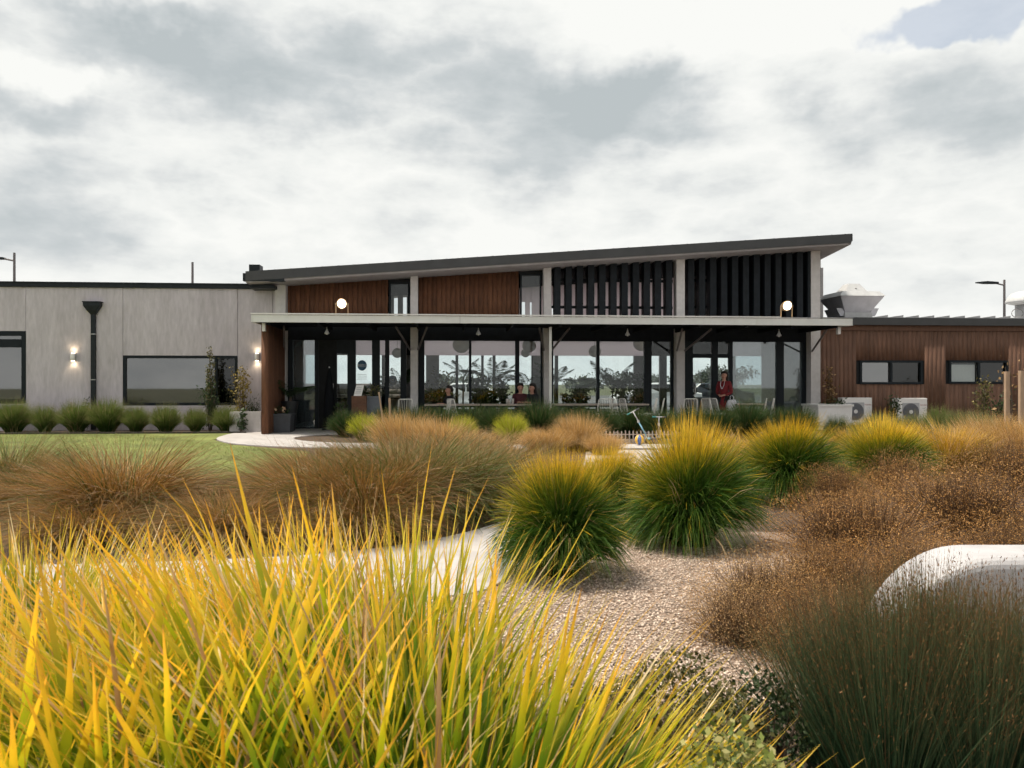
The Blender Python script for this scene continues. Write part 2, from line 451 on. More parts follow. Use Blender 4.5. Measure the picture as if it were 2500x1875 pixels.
class B:
    def __init__(self):
        self.v, self.f = [], []

    def add(self, vs, fs):
        n = len(self.v)
        self.v += [tuple(p) for p in vs]
        self.f += [tuple(i + n for i in f) for f in fs]
        return self

    def box(self, x0, x1, y0, y1, z0, z1):
        return self.add([(x0, y0, z0), (x1, y0, z0), (x1, y1, z0), (x0, y1, z0), (x0, y0, z1), (x1, y0, z1), (x1, y1, z1), (x0, y1, z1)],
                        [(0, 3, 2, 1), (4, 5, 6, 7), (0, 1, 5, 4), (1, 2, 6, 5), (2, 3, 7, 6), (3, 0, 4, 7)])

    def loft(self, ring0, ring1):
        n = len(ring0)
        return self.add(list(ring0) + list(ring1),
                        [tuple(range(n - 1, -1, -1)), tuple(range(n, 2 * n))] + [(i, (i + 1) % n, n + (i + 1) % n, n + i) for i in range(n)])

    def rings(self, rings, caps=True):
        n = len(rings[0])
        vs = [p for r in rings for p in r]
        fs = [(k * n + i, k * n + (i + 1) % n, (k + 1) * n + (i + 1) % n, (k + 1) * n + i) for k in range(len(rings) - 1) for i in range(n)]
        if caps:
            fs += [tuple(range(n - 1, -1, -1)), tuple((len(rings) - 1) * n + i for i in range(n))]
        return self.add(vs, fs)

    def tube(self, pts, r, n=8):
        pts = [Vector(p) for p in pts]
        rs = r if isinstance(r, (list, tuple)) else [r] * len(pts)
        rings = []
        for i, p in enumerate(pts):
            d = (pts[min(i + 1, len(pts) - 1)] - pts[max(i - 1, 0)]).normalized()
            ref = Vector((0, 0, 1)) if abs(d.z) < 0.9 else Vector((1, 0, 0))
            a = d.cross(ref).normalized(); b = d.cross(a)
            rings.append([p + (a * math.cos(2 * math.pi * k / n) + b * math.sin(2 * math.pi * k / n)) * rs[i] for k in range(n)])
        return self.rings(rings)

    def lathe(self, prof, c=(0, 0, 0), n=16, sx=1, sy=1):
        return self.rings([[(c[0] + r * sx * math.cos(2 * math.pi * k / n), c[1] + r * sy * math.sin(2 * math.pi * k / n), c[2] + z)
                            for k in range(n)] for r, z in prof])

    def ellipsoid(self, c, rx, ry, rz, n=14, m=8):
        return self.rings([[(c[0] + rx * math.sin(math.pi * j / m) * math.cos(2 * math.pi * k / n),
                             c[1] + ry * math.sin(math.pi * j / m) * math.sin(2 * math.pi * k / n),
                             c[2] - rz * math.cos(math.pi * j / m)) for k in range(n)] for j in [0.08] + list(range(1, m)) + [m - 0.08]])

    def mesh(self, name, mat, smooth=False):
        me = bpy.data.meshes.new(name)
        me.from_pydata(self.v, [], self.f)
        me.materials.append(MATS[mat])
        if smooth:
            me.polygons.foreach_set('use_smooth', [True] * len(me.polygons))
        me.update()
        return me

    def build(self, name, mat, parent=None, smooth=False, label=None, kind=None):
        return link(name, self.mesh(name, mat, smooth), parent, label, kind)


def link(name, me, parent=None, label=None, kind=None):
    o = bpy.data.objects.new(name, me)
    COL.objects.link(o)
    if parent is not None:
        o.parent = parent
    if label:
        o['label'] = label
    if kind:
        o['kind'] = kind
    return o


def tag(o, label, cat, group=None, kind=None):
    o['label'] = label
    o['category'] = cat
    if group:
        o['group'] = group
    if kind:
        o['kind'] = kind
    return o


def thing(name, label, cat, at=(0, 0, 0), rz=0.0, group=None, scale=None):
    o = bpy.data.objects.new(name, None)
    o.empty_display_size = 0.1
    COL.objects.link(o)
    o.location = at
    o.rotation_euler = (0, 0, rz)
    if scale:
        o.scale = scale
    return tag(o, label, cat, group)


def struct(o):
    o['kind'] = 'structure'
    return o


def copy_tree(o, parent=None):
    c = o.copy()
    COL.objects.link(c)
    c.parent = parent
    for ch in list(o.children):
        copy_tree(ch, c)
    return c


def np_mesh(name, V, F, mats, attrs=None, smooth=False, mat_idx=None):
    V = np.ascontiguousarray(V, dtype=np.float32).reshape(-1, 3)
    F = np.ascontiguousarray(F, dtype=np.int32)
    k = F.shape[1]
    me = bpy.data.meshes.new(name)
    me.vertices.add(len(V)); me.vertices.foreach_set('co', V.ravel())
    me.loops.add(F.size); me.loops.foreach_set('vertex_index', F.ravel())
    me.polygons.add(len(F))
    me.polygons.foreach_set('loop_start', np.arange(len(F), dtype=np.int32) * k)
    if smooth:
        me.polygons.foreach_set('use_smooth', np.ones(len(F), dtype=bool))
    for key, val in (attrs or {}).items():
        a = me.attributes.new(key, 'FLOAT', 'POINT')
        a.data.foreach_set('value', np.ascontiguousarray(val, dtype=np.float32).ravel())
    for m in (mats if isinstance(mats, (list, tuple)) else [mats]):
        me.materials.append(MATS[m])
    me.update(calc_edges=True)
    return me


def np_boxes(name, boxes, mat, rng=RNG):
    b = np.array(boxes, dtype=float)
    n = len(b)
    idx = [(0, 2, 4), (1, 2, 4), (1, 3, 4), (0, 3, 4), (0, 2, 5), (1, 2, 5), (1, 3, 5), (0, 3, 5)]
    V = np.stack([np.stack([b[:, i], b[:, j], b[:, k]], -1) for i, j, k in idx], 1)
    f = np.array([(0, 3, 2, 1), (4, 5, 6, 7), (0, 1, 5, 4), (1, 2, 6, 5), (2, 3, 7, 6), (3, 0, 4, 7)])
    F = (np.arange(n)[:, None, None] * 8 + f[None]).reshape(-1, 4)
    return np_mesh(name, V, F, mat, {'r': np.repeat(rng.random(n), 8)})


# ------------------------------------------------------------------ blades, leaves
def ribbons(base, az, lean, bend, L, W, seg=4, twist=None, rng=RNG, tip=2.2, power=1.4, y=None, r=None, rootw=0.6):
    n = len(az)
    t = np.linspace(0, 1, seg + 1)
    tm = (t[:-1] + t[1:]) / 2
    th = lean[:, None] + bend[:, None] * tm[None] ** power
    h = np.concatenate([np.zeros((n, 1)), np.cumsum(np.sin(th), 1)], 1) * (L / seg)[:, None]
    z = np.concatenate([np.zeros((n, 1)), np.cumsum(np.cos(th), 1)], 1) * (L / seg)[:, None]
    dx, dy = np.cos(az), np.sin(az)
    P = np.stack([base[:, 0:1] + h * dx[:, None], base[:, 1:2] + h * dy[:, None], base[:, 2:3] + z], -1)
    if twist is None:
        twist = rng.uniform(-1.2, 1.2, n)
    tha = np.concatenate([th[:, :1], th], 1)
    nx, nz = -np.cos(tha), np.sin(tha)                 # blade normal in the bend plane
    ct, st = np.cos(twist)[:, None], np.sin(twist)[:, None]
    wd = np.stack([-dy[:, None] * ct + nx * dx[:, None] * st, dx[:, None] * ct + nx * dy[:, None] * st, nz * st], -1)
    prof = (rootw + (1 - rootw) * np.minimum(1, t * 3)) * (1 - t ** tip * 0.97)
    hw = (W[:, None] * prof[None] * 0.5)[..., None] * wd
    V = np.stack([P - hw, P + hw], 2)                   # n, seg+1, 2, 3
    k = np.arange(n)[:, None] * (seg + 1) * 2 + np.arange(seg)[None] * 2
    F = np.stack([k, k + 1, k + 3, k + 2], -1).reshape(-1, 4)
    if r is None:
        r = rng.random(n)
    one = np.ones((n, seg + 1, 2))
    at = {'t': np.broadcast_to(t[None, :, None], (n, seg + 1, 2)).copy(), 'r': one * r[:, None, None]}
    at['y'] = one * (y if y is not None else np.zeros(n))[:, None, None]
    return V.reshape(-1, 3), F, at, P


def join(*sets):
    Vs, Fs, A, off = [], [], {'t': [], 'r': [], 'y': []}, 0
    for s in sets:
        Vs.append(s[0]); Fs.append(s[1] + off); off += len(s[0])
        for k in A:
            A[k].append(np.ravel(s[2][k]))
    return np.concatenate(Vs), np.concatenate(Fs), {k: np.concatenate(v) for k, v in A.items()}


def disc(n, r, rng=RNG, z=0.0):
    a = rng.uniform(0, 2 * math.pi, n); q = np.sqrt(rng.random(n)) * r
    return np.stack([q * np.cos(a), q * np.sin(a), np.full(n, z)], -1), a, q / r


def leaves(C, size, rng=RNG, asp=0.5, up=0.0, r=None, direc=None):
    n = len(C)
    d = rng.normal(size=(n, 3)) if direc is None else direc + rng.normal(size=(n, 3)) * 0.5
    d[:, 2] += up
    d /= np.linalg.norm(d, axis=1)[:, None]
    s = rng.normal(size=(n, 3)); s -= (s * d).sum(1)[:, None] * d
    s /= np.linalg.norm(s, axis=1)[:, None]
    size = np.broadcast_to(size, (n,)) * rng.uniform(0.6, 1.3, n)
    l = d * size[:, None]; w = s * (size * asp * 0.5)[:, None]
    V = np.stack([C, C + l * 0.45 - w, C + l, C + l * 0.45 + w], 1)
    F = np.arange(n * 4).reshape(-1, 4)
    r = rng.random(n) if r is None else r
    return V.reshape(-1, 3), F, {'t': np.tile([0, .5, 1, .5], n), 'r': np.repeat(r, 4), 'y': np.zeros(n * 4)}


def inside(n, rx, ry, rz, rng=RNG, shell=0.45, zlift=1.0):
    """points in a dome-ish ellipsoid, denser near the skin, lumpy"""
    d = rng.normal(size=(n, 3)); d /= np.linalg.norm(d, axis=1)[:, None]
    q = (shell + (1 - shell) * rng.random(n)) ** 0.6
    ph = rng.uniform(0, 6.28, 6); k = rng.normal(size=(6, 3)) * 2.6
    lump = 1 + 0.10 * np.sin(d @ k.T + ph).sum(1) / 1.6
    q *= lump
    return d * q[:, None] * np.array([rx, ry, rz]) + np.array([0, 0, rz * zlift])


# ------------------------------------------------------------------ the ground
def sheet(name, pts, z, mat, thick=0.0):
    b = B()
    if thick:
        b.loft([(x, y, z - thick) for x, y in pts], [(x, y, z) for x, y in pts])
    else:
        b.add([(x, y, z) for x, y in pts], [tuple(range(len(pts)))])
    return struct(b.build(name, mat))


sheet('ground', [(-700, -200), (700, -200), (700, 1500), (-700, 1500)], -0.06, 'far_ground')
sheet('planting_soil', [(-22, -3), (22, -3), (22, 24.2), (-22, 24.2)], -0.012, 'mulch')
sheet('car_park', [(-60, 31.5), (70, 31.5), (70, 95), (-60, 95)], -0.04, 'asphalt')
sheet('lawn', [(-20, 8.7), (-9, 8.5), (-6.0, 8.9), (-4.4, 10.2), (-3.8, 12.0), (-3.7, 14.0), (-4.0, 15.6), (-4.9, 16.4), (-6.2, 17.4), (-7.2, 19.0), (-7.5, 21.5), (-20, 20.6)],
      0.0, 'lawn_turf', 0.03)


def smooth_poly(pts, it=2):
    for _ in range(it):
        q = []
        for i in range(len(pts) - 1):
            a, b = pts[i], pts[i + 1]
            q += [(a[0] * .75 + b[0] * .25, a[1] * .75 + b[1] * .25), (a[0] * .25 + b[0] * .75, a[1] * .25 + b[1] * .75)]
        pts = [pts[0]] + q + [pts[-1]]
    return pts


path_back = smooth_poly([(-9, 5.5), (-5, 5.7), (-2.6, 5.9), (-1.1, 6.3), (-.15, 7.4), (.25, 8.8), (.8, 10.6), (1.2, 13), (1.5, 16.0)])
path_front = smooth_poly([(-9, 4.4), (-5, 4.65), (-2.6, 4.85), (-1.0, 4.9), (-.12, 5.0), (.0, 5.9), (.45, 7.0), (1.2, 8.6), (1.95, 10.5), (2.6, 13), (3.0, 16.0)])
sheet('garden_path', path_front + path_back[::-1], 0.004, 'concrete_path', 0.06)
# the path that runs along the veranda and curls round to the door
cp_front = smooth_poly([(-7.55, 21.0), (-7.3, 19.2), (-6.2, 17.5), (-4.4, 16.5), (-2, 16.35), (1, 16.3), (6, 16.5), (12, 17.0)])
cp_back = smooth_poly([(-7.6, 23.2), (-3.6, 23.4), (-3.4, 22.0), (-4.6, 21.2), (-5.6, 20.0), (-5.0, 18.4), (-3.2, 17.6), (0, 17.35), (3, 17.5), (6, 17.6), (12, 18.0)])
sheet('veranda_path', cp_front + cp_back[::-1], 0.008, 'concrete_path', 0.06)
sheet('gravel_bed', smooth_poly([(-2.2, 3.1), (-2.4, 4.88), (-1.0, 4.92), (-.12, 5.02), (.1, 5.9), (1.0, 6.9), (2.4, 7.3), (3.8, 6.6), (3.2, 4.0), (1.4, 3.3)]), -0.006, 'gravel_base')


def gravel():
    n = 46000
    x = RNG.uniform(-1.3, 2.6, n); y = RNG.uniform(3.2, 6.6, n)
    edge = np.interp(y, [4.9, 5.0, 5.9, 7.0], [-1.4, -.10, .02, .47])
    keep = x > edge + .02
    x, y = x[keep], y[keep]; n = len(x)
    s = RNG.uniform(.005, .0125, n)
    ang = RNG.uniform(0, 6.28, n); asp = RNG.uniform(.5, 1.0, n); hh = RNG.uniform(.3, .7, n)
    tl = RNG.normal(0, .25, n)
    base = np.array([(1, 0, 0), (0, 1, 0), (-1, 0, 0), (0, -1, 0), (0, 0, 1), (0, 0, -1)], float)
    V = base[None] * np.stack([s, s * asp, s * hh], -1)[:, None]
    V += RNG.normal(size=V.shape) * (s * .14)[:, None, None]
    c, si = np.cos(ang)[:, None], np.sin(ang)[:, None]
    X = V[..., 0] * c - V[..., 1] * si; Y = V[..., 0] * si + V[..., 1] * c
    V = np.stack([X + x[:, None], Y + y[:, None], V[..., 2] + X * tl[:, None] - .004 + (s * hh * .5)[:, None]], -1)
    f = np.array([(0, 1, 4), (1, 2, 4), (2, 3, 4), (3, 0, 4), (1, 0, 5), (2, 1, 5), (3, 2, 5), (0, 3, 5)])
    F = (np.arange(n)[:, None, None] * 6 + f).reshape(-1, 3)
    o = link('gravel', np_mesh('gravel', V, F, 'stone_chip', {'r': np.repeat(RNG.random(n), 6)}))
    return tag(o, 'pale crushed stone mulch spread between the grasses', 'gravel', kind='stuff')


gravel()


def leaf_litter():
    n = 2600
    x = RNG.uniform(-1.2, 2.6, n); y = RNG.uniform(3.3, 7.6, n)
    edge = np.interp(y, [4.9, 5.0, 5.9, 7.0, 8.6], [-1.4, -.10, .02, .47, 1.2])
    clump = np.exp(-((x - .42) ** 2 + (y - 5.3) ** 2) / .35) + np.exp(-((x - 1.45) ** 2 + (y - 6.3) ** 2) / .5) + .12
    keep = (x > edge - .1) & (RNG.random(n) < clump)
    C = np.stack([x, y, RNG.uniform(.006, .016, n)], -1)[keep]
    d = RNG.normal(size=C.shape); d[:, 2] *= .12
    l = leaves(C, .045, asp=.16, direc=d * 3)
    o = link('leaf_litter', np_mesh('leaf_litter', l[0], l[1], 'mat_litter', l[2]))
    tag(o, 'dead brown leaf litter strewn under the round grass clumps', 'leaf litter', kind='stuff')


leaf_litter()


def lawn_grass():
    n = 42000
    x = RNG.uniform(-15, -3.9, n); y = RNG.uniform(9.0, 21.0, n)
    keep = (x < -4.0 + np.where(y < 11.2, (y - 11.2) * .9, 0)) & ((y < 15.4) | (x < -4.2 - (y - 15.4) * 1.0)) & (x < np.where(y > 18, -7.3, 9))
    x, y = x[keep], y[keep]; n = len(x)
    s = ribbons(np.stack([x, y, np.full(n, -.003)], -1), RNG.uniform(0, 6.28, n), RNG.uniform(0, .6, n), RNG.uniform(0, .8, n),
                RNG.uniform(.03, .065, n), RNG.uniform(.006, .012, n), seg=1)
    o = link('lawn_grass', np_mesh('lawn_grass', s[0], s[1], 'mat_grassblade', s[2]))
    tag(o, 'short mown green lawn grass in front of the concrete wall', 'grass', kind='stuff')


lawn_grass()

# ------------------------------------------------------------------ buildings
VG = 2.8                                    # plane of the glazed wall
ORIGIN = loc(0, 0)


def frame_root(name, label, cat):
    return thing(name, label, cat, ORIGIN, YAW)


def bpart(root, name, mat, u0, u1, v0, v1, z0, z1, **k):
    return B().box(u0, u1, v0, v1, z0, z1).build(name, mat, root, **k)


def window(root, px0, px1, y0, y1, v, frame_px, pane_mat, divs=(), depth=0.10, name='window', recess=0.05, panes=None):
    """frame with panes: outer px rectangle, mullions at px positions"""
    mid = (px0 + px1) / 2
    z1, z0 = Z(y0, v, mid), Z(y1, v, mid)
    u0, u1 = U(px0, v), U(px1, v)
    fw = frame_px * (u1 - u0) / (px1 - px0)
    b = B()
    b.box(u0, u1, v, v + depth, z1 - fw, z1); b.box(u0, u1, v, v + depth, z0, z0 + fw)
    b.box(u0, u0 + fw, v, v + depth, z0 + fw, z1 - fw); b.box(u1 - fw, u1, v, v + depth, z0 + fw, z1 - fw)
    f = b.build(name, 'dark_frame', root)
    edges = [u0 + fw]
    for d in divs:
        ud = U(d, v)
        B().box(ud - fw * .5, ud + fw * .5, v + .004, v + depth - .004, z0 + fw, z1 - fw).build('mullion', 'dark_frame', f)
        edges += [ud - fw * .5, ud + fw * .5]
    edges.append(u1 - fw)
    for i in range(0, len(edges), 2):
        pm = panes[i // 2] if panes else pane_mat
        B().box(edges[i], edges[i + 1], v + recess, v + recess + .008, z0 + fw, z1 - fw).build('pane', pm, f)
    return f


# --- left: concrete wing
def concrete_wing():
    r = frame_root('concrete_wing', 'low grey precast concrete wing with black parapet left of the veranda', 'building')
    v = 2.7
    zt = Z(703, v, 300); zp = Z(690, v, 300)
    uL = U(-420, v)
    e = [uL, U(63, v), U(300, v), U(580, v), U(665, v), U(690, v)]
    g = .006
    z808 = Z(808, v, 30); z868 = Z(868, v, 440); z990 = Z(990, v, 440); z985 = Z(985, v, 30)
    for i, (z0, z1) in enumerate([(z808, zt), (0, zt), (z868, zt), (0, zt), (0, zt)]):
        bpart(r, 'concrete_panel', 'concrete', e[i] + g, e[i + 1] - g, v, v + .16, z0, z1)
    bpart(r, 'concrete_panel', 'concrete', e[0] + g, e[1] - g, v, v + .16, 0, z985)
    bpart(r, 'concrete_panel', 'concrete', e[2] + g, e[3] - g, v, v + .16, 0, z990)
    bpart(r, 'joint_backing', 'interior_dark', uL, e[5], v + .175, v + .20, 0, z985)
    bpart(r, 'joint_backing', 'interior_dark', uL, e[5], v + .175, v + .20, z808, zt)
    bpart(r, 'room_back', 'interior_dark', uL, e[5], v + 2.0, v + 2.1, 0, zt)
    b = B().box(uL, e[5], v - .05, v + .25, zt + .002, zp - .03).box(uL, e[5], v - .07, v + .27, zp - .028, zp)
    b.build('parapet_cap', 'black_metal', r)
    bpart(r, 'roof', 'roof_metal', uL, e[5], v + .28, v + 9, zt - .1, zt)
    # window cut by the left edge of the frame: transom light over a tall pane
    w = window(r, -160, 64, 808, 986, v, 12, 'pane_tinted', divs=())
    u0, u1 = U(-160, v), U(64, v)
    B().box(u0 + .15, u1 - .15, v + .006, v + .094, Z(848, v, 30), Z(828, v, 30)).build('transom_bar', 'dark_frame', w)
    window(r, 300, 580, 868, 990, v, 7, 'pane_tinted', divs=(527,), panes=['pane_tinted', 'pane_dark'])
    # rainwater head and downpipe
    up = U(230, v); s = (U(251, v) - U(208, v)) / 43
    zh1, zh0, zb = Z(737, v, 230), Z(768, v, 230), 0.02
    b = B()
    hw = 21 * s
    ring = lambda w, d, z: [(up - w, v - d, z), (up + w, v - d, z), (up + w, v - .004, z), (up - w, v - .004, z)]
    b.rings([ring(6 * s, .09, zh0), ring(hw * .62, .17, zh0 + .12), ring(hw * .95, .20, zh0 + .24), ring(hw * .95, .20, zh1 - .03)])
    b.rings([ring(hw * 1.04, .215, zh1 - .029), ring(hw * 1.04, .215, zh1)])
    b.build('rainwater_head', 'black_metal', r)
    p = B().box(up - 5.2 * s, up + 5.2 * s, v - .09, v - .004, zb, zh0 - .002).build('downpipe', 'black_metal', r)
    for py in (816, 927):
        z = Z(py, v, 230)
        B().box(up - 6.4 * s, up + 6.4 * s, v - .098, v - .002, z - .012, z + .012).build('pipe_strap', 'galv', p)
    return r


concrete_wing()


def sconce(px, py, label, v=2.7):
    u, z = UZ(px, py, v)
    r = thing('wall_light', label, 'wall light', loc(u, v, z), YAW, 'up and down wall lights')
    B().box(-.075, .075, -.012, -.002, -.10, .10).build('back_plate', 'galv', r)
    B().lathe([(.058, -.105), (.062, -.10), (.062, .10), (.058, .105)], (0, -.085, 0), 16).build('lamp_body', 'white_paint', r, True)
    for s in (-1, 1):
        B().lathe([(.045, s * .1065), (.045, s * .1085)] if s > 0 else [(.045, -.1085), (.045, -.1065)], (0, -.085, 0), 12).build('bulb_lens', 'lamp_warm', r)
        ld = bpy.data.lights.new('sconce_glow', 'SPOT'); ld.energy = 3; ld.color = (1, .80, .50); ld.shadow_soft_size = .03
        ld.spot_size = math.radians(130); ld.spot_blend = .7
        lo = bpy.data.objects.new('sconce_glow', ld); COL.objects.link(lo); lo.parent = r
        lo.location = (0, -.085, s * .125); lo.rotation_euler = (0 if s < 0 else math.pi, 0, 0)


sconce(181, 872, 'lit white up-down wall light beside the black downpipe')
sconce(629, 872, 'lit white up-down wall light at the corner by the timber end wall')


# --- middle: main hall with veranda
def boards(u0, u1, v, z0, z1f, w=.14, gap=.007, holes=()):
    out, u = [], u0
    while u < u1 - .01:
        e = min(u + w - gap, u1)
        zt = z1f((u + e) / 2)
        segs = [(z0, zt)]
        for (h0, h1, hz0, hz1) in holes:
            if e > h0 and u < h1:
                segs = [(z0, hz0), (hz1, zt)]
        dv = RNG.uniform(-.003, .003)
        for a, b in segs:
            out.append((u, e, v + dv, v + .03, a, b))
        u += w
    return out


def main_hall():
    r = frame_root('main_hall', 'tall central hall with rising skillion roof, timber panels and white veranda', 'building')
    vr = 1.6
    uA, zA = UZ(600, 664, vr); uB, zB = UZ(2078, 572, vr)
    sl = (zB - zA) / (uB - uA)
    zt = lambda u: zA + (u - uA) * sl
    TH = .30
    zb = lambda u: zt(u) - TH
    uL, uR = U(672, VG - .3), U(2003, VG - .3)
    VB = 7.0
    # roof slab, fascia, soffit
    u1b = uB + 1.15
    b = B()
    b.add([(uA, vr, zt(uA) - .05), (uB, vr, zt(uB) - .05), (u1b, VB + .8, zt(u1b) - .05), (uA, VB + .8, zt(uA) - .05),
           (uA, vr, zt(uA)), (uB, vr, zt(uB)), (u1b, VB + .8, zt(u1b)), (uA, VB + .8, zt(uA))],
          [(0, 3, 2, 1), (4, 5, 6, 7), (0, 1, 5, 4), (1, 2, 6, 5), (2, 3, 7, 6), (3, 0, 4, 7)])
    roof = b.build('roof', 'roof_metal', r)
    b = B()
    b.add([(uA, vr - .03, zb(uA) + .05), (uB, vr - .03, zb(uB) + .05), (uB, vr - .002, zb(uB) + .05), (uA, vr - .002, zb(uA) + .05),
           (uA, vr - .03, zt(uA) + .015), (uB, vr - .03, zt(uB) + .015), (uB, vr - .002, zt(uB) + .015), (uA, vr - .002, zt(uA) + .015)],
          [(0, 3, 2, 1), (4, 5, 6, 7), (0, 1, 5, 4), (1, 2, 6, 5), (2, 3, 7, 6), (3, 0, 4, 7)])
    b.build('fascia', 'roof_metal', roof)
    b = B()
    b.add([(uB + .002, vr, zb(uB) + .1), (u1b, VB + .8, zb(u1b) + .1), (u1b + .03, VB + .8, zb(u1b) + .1), (uB + .03, vr - .03, zb(uB) + .1),
           (uB + .002, vr, zt(uB) + .017), (u1b, VB + .8, zt(u1b) + .017), (u1b + .03, VB + .8, zt(u1b) + .017), (uB + .03, vr - .03, zt(uB) + .017)],
          [(0, 1, 2, 3), (4, 7, 6, 5), (0, 4, 5, 1), (1, 5, 6, 2), (2, 6, 7, 3), (3, 7, 4, 0)])
    b.build('fascia', 'roof_metal', roof)
    b = B()
    b.add([(uA, vr, zb(uA)), (uB, vr, zb(uB)), (u1b, VB + .8, zb(u1b)), (uA, VB + .8, zb(uA)),
           (uA, vr, zb(uA) + .1), (uB, vr, zb(uB) + .1), (u1b, VB + .8, zb(u1b) + .1), (uA, VB + .8, zb(uA) + .1)],
          [(0, 3, 2, 1), (4, 5, 6, 7), (0, 1, 5, 4), (1, 2, 6, 5), (2, 3, 7, 6), (3, 0, 4, 7)])
    b.build('soffit', 'soffit_grey', roof)
    # black lining inside, under the roof
    b = B()
    b.add([(uL, VG + .12, zb(uL) - .03), (uR, VG + .12, zb(uR) - .03), (uR, VB - .1, zb(uR) - .03), (uL, VB - .1, zb(uL) - .03),
           (uL, VG + .12, zb(uL) - .004), (uR, VG + .12, zb(uR) - .004), (uR, VB - .1, zb(uR) - .004), (uL, VB - .1, zb(uL) - .004)],
          [(0, 3, 2, 1), (4, 5, 6, 7), (0, 1, 5, 4), (1, 2, 6, 5), (2, 3, 7, 6), (3, 0, 4, 7)])
    b.build('ceiling_lining', 'soffit_black', r)
    for k in range(40):                       # roof screws / rib ends along the edge
        u = uA + .35 + k * (uB - uA - .5) / 39
        B().lathe([(.012, 0), (.012, .03), (.004, .035)], (u, vr + .03, zt(u)), 6).build('roof_screw', 'roof_metal', roof)
    # gutter end, rain box and added shadow block at the low end
    g0, g1 = U(593, vr), U(614, vr)
    B().box(g0, g1 + .9, vr - .02, vr + .16, Z(686, vr, 600), Z(667, vr, 600)).build('gutter', 'black_metal', roof)
    B().box(U(610, 2.2), U(636, 2.2), 2.1, 2.5, Z(668, 2.2, 620), Z(647, 2.2, 620)).build('vent_box', 'black_metal', roof)
    B().box(U(612, 2.2), U(672, 2.2), 2.0, 2.68, Z(706, 2.3, 640), zb(U(612, 2.2)) - .003).build('eave_shadow_block', 'black_metal', roof)  # black block standing in for the shadow under the low roof end
    # concrete columns
    cols = [(672, 697), (1002, 1020), (1328, 1346), (1652, 1672), (1980, 2003)]
    cu = []
    for a, c in cols:
        v0 = VG - .34
        u0, u1 = U(a, v0), U(c, v0)
        cu.append((u0, u1))
        b = B()
        b.add([(u0, v0, 0), (u1, v0, 0), (u1, VG - .02, 0), (u0, VG - .02, 0),
               (u0, v0, zb(u0) - .002), (u1, v0, zb(u1) - .002), (u1, VG - .02, zb(u1) - .002), (u0, VG - .02, zb(u0) - .002)],
              [(0, 3, 2, 1), (4, 5, 6, 7), (0, 1, 5, 4), (1, 2, 6, 5), (2, 3, 7, 6), (3, 0, 4, 7)])
        b.build('column', 'column_concrete', r)
    zv = 3.13                                 # above the veranda roof
    # bays 1 and 2: rust panels and clerestory windows
    for (a, c, w0, w1) in ((697, 947, 950, 1000), (1020, 1266, 1270, 1322)):
        u0, u1 = U(a, VG), U(c, VG)
        link('cladding', np_boxes('cladding', boards(u0, u1, VG, zv, lambda u: zb(u) - .002), 'rust_cladding'), r, kind='stuff')
        bpart(r, 'cladding_backing', 'dark_panel', u0, u1, VG + .034, VG + .10, zv, zb(u0) - .01)
        x0, x1 = U(w0, VG), U(w1, VG)
        zz = zb(x0) - .08
        f = .05
        b = B().box(x0, x0 + f, VG, VG + .1, zv, zz).box(x1 - f, x1, VG, VG + .1, zv, zz).box(x0 + f, x1 - f, VG, VG + .1, zz - f, zz)
        w = b.build('clerestory_window', 'dark_frame', r)
        B().box(x0 + f, x1 - f, VG + .05, VG + .058, zv, zz - f).build('pane', 'pane_clear', w)
        bpart(r, 'wall_head', 'dark_panel', x0 - .1, x1 + .12, VG + .004, VG + .09, zz + .002, zb(x0) - .004)
    # bays 3 and 4: black vertical fins
    pit = (U(1538.7, 2.6) - U(1375.4, 2.6)) / 6
    for bay, (a, c) in enumerate(((1346, 1652), (1672, 1980))):
        v0, v1 = VG - .34, VG + .02
        s0, s1 = U(a, v0) + .01, U(c, v0) - .01
        ph = U(1388.8, v0)
        k0 = math.ceil((s0 - ph) / pit - .5)
        u = ph + k0 * pit
        while u - pit * .3 < s1:
            a0, a1 = max(s0, u - .0925), min(s1, u + .0925)
            if a1 - a0 > .03:
                b = B()
                b.add([(a0, v0, zv), (a1, v0, zv), (a1, v1, zv), (a0, v1, zv), (a0, v0, zb(a0) - .004), (a1, v0, zb(a1) - .004),
                       (a1, v1, zb(a1) - .004), (a0, v1, zb(a0) - .004)],
                      [(0, 3, 2, 1), (4, 5, 6, 7), (0, 1, 5, 4), (1, 2, 6, 5), (2, 3, 7, 6), (3, 0, 4, 7)])
                b.build('louvre_fin', 'fin_black', r)
            u += pit
        for py in (686, 751):
            z = Z(py, VG + .1, (a + c) / 2)
            bpart(r, 'fin_rail', 'fin_black', s0, s1, VG + .03, VG + .09, z - .04, z + .04)
        if bay == 1:
            bpart(r, 'fin_backing', 'fin_black', s0 + 1.0, s1, VG + .10, VG + .13, zv, zb(s0))
    bpart(r, 'side_wall', 'dark_panel', U(2003, VG) - .06, U(2003, VG) - .0, VG - .015, VB, zv - .2, zb(uR) - .02)
    # veranda roof and fascia
    f0, f1 = U(615, 0), U(2080, 0)
    zf0, zf1 = Z(790, 0), Z(770, 0)
    ver = bpart(r, 'veranda_roof', 'soffit_black', f0 + .02, f1 - .02, .06, VG - .36, zf0 + .06, zf1 - .07)
    n = 6
    for i in range(n):
        a = f0 + (f1 - f0) * i / n; c = f0 + (f1 - f0) * (i + 1) / n
        B().box(a + .003, c - .003, 0, .055, zf0, zf1 - .03).build('fascia_board', 'white_steel', ver)
    B().box(f0 - .02, f0 + .018, .0, VG - .36, zf0, zf1 - .03).build('fascia_board', 'white_steel', ver)
    B().box(f1 - .018, f1 + .02, .0, VG - .36, zf0, zf1 - .03).build('fascia_board', 'white_steel', ver)
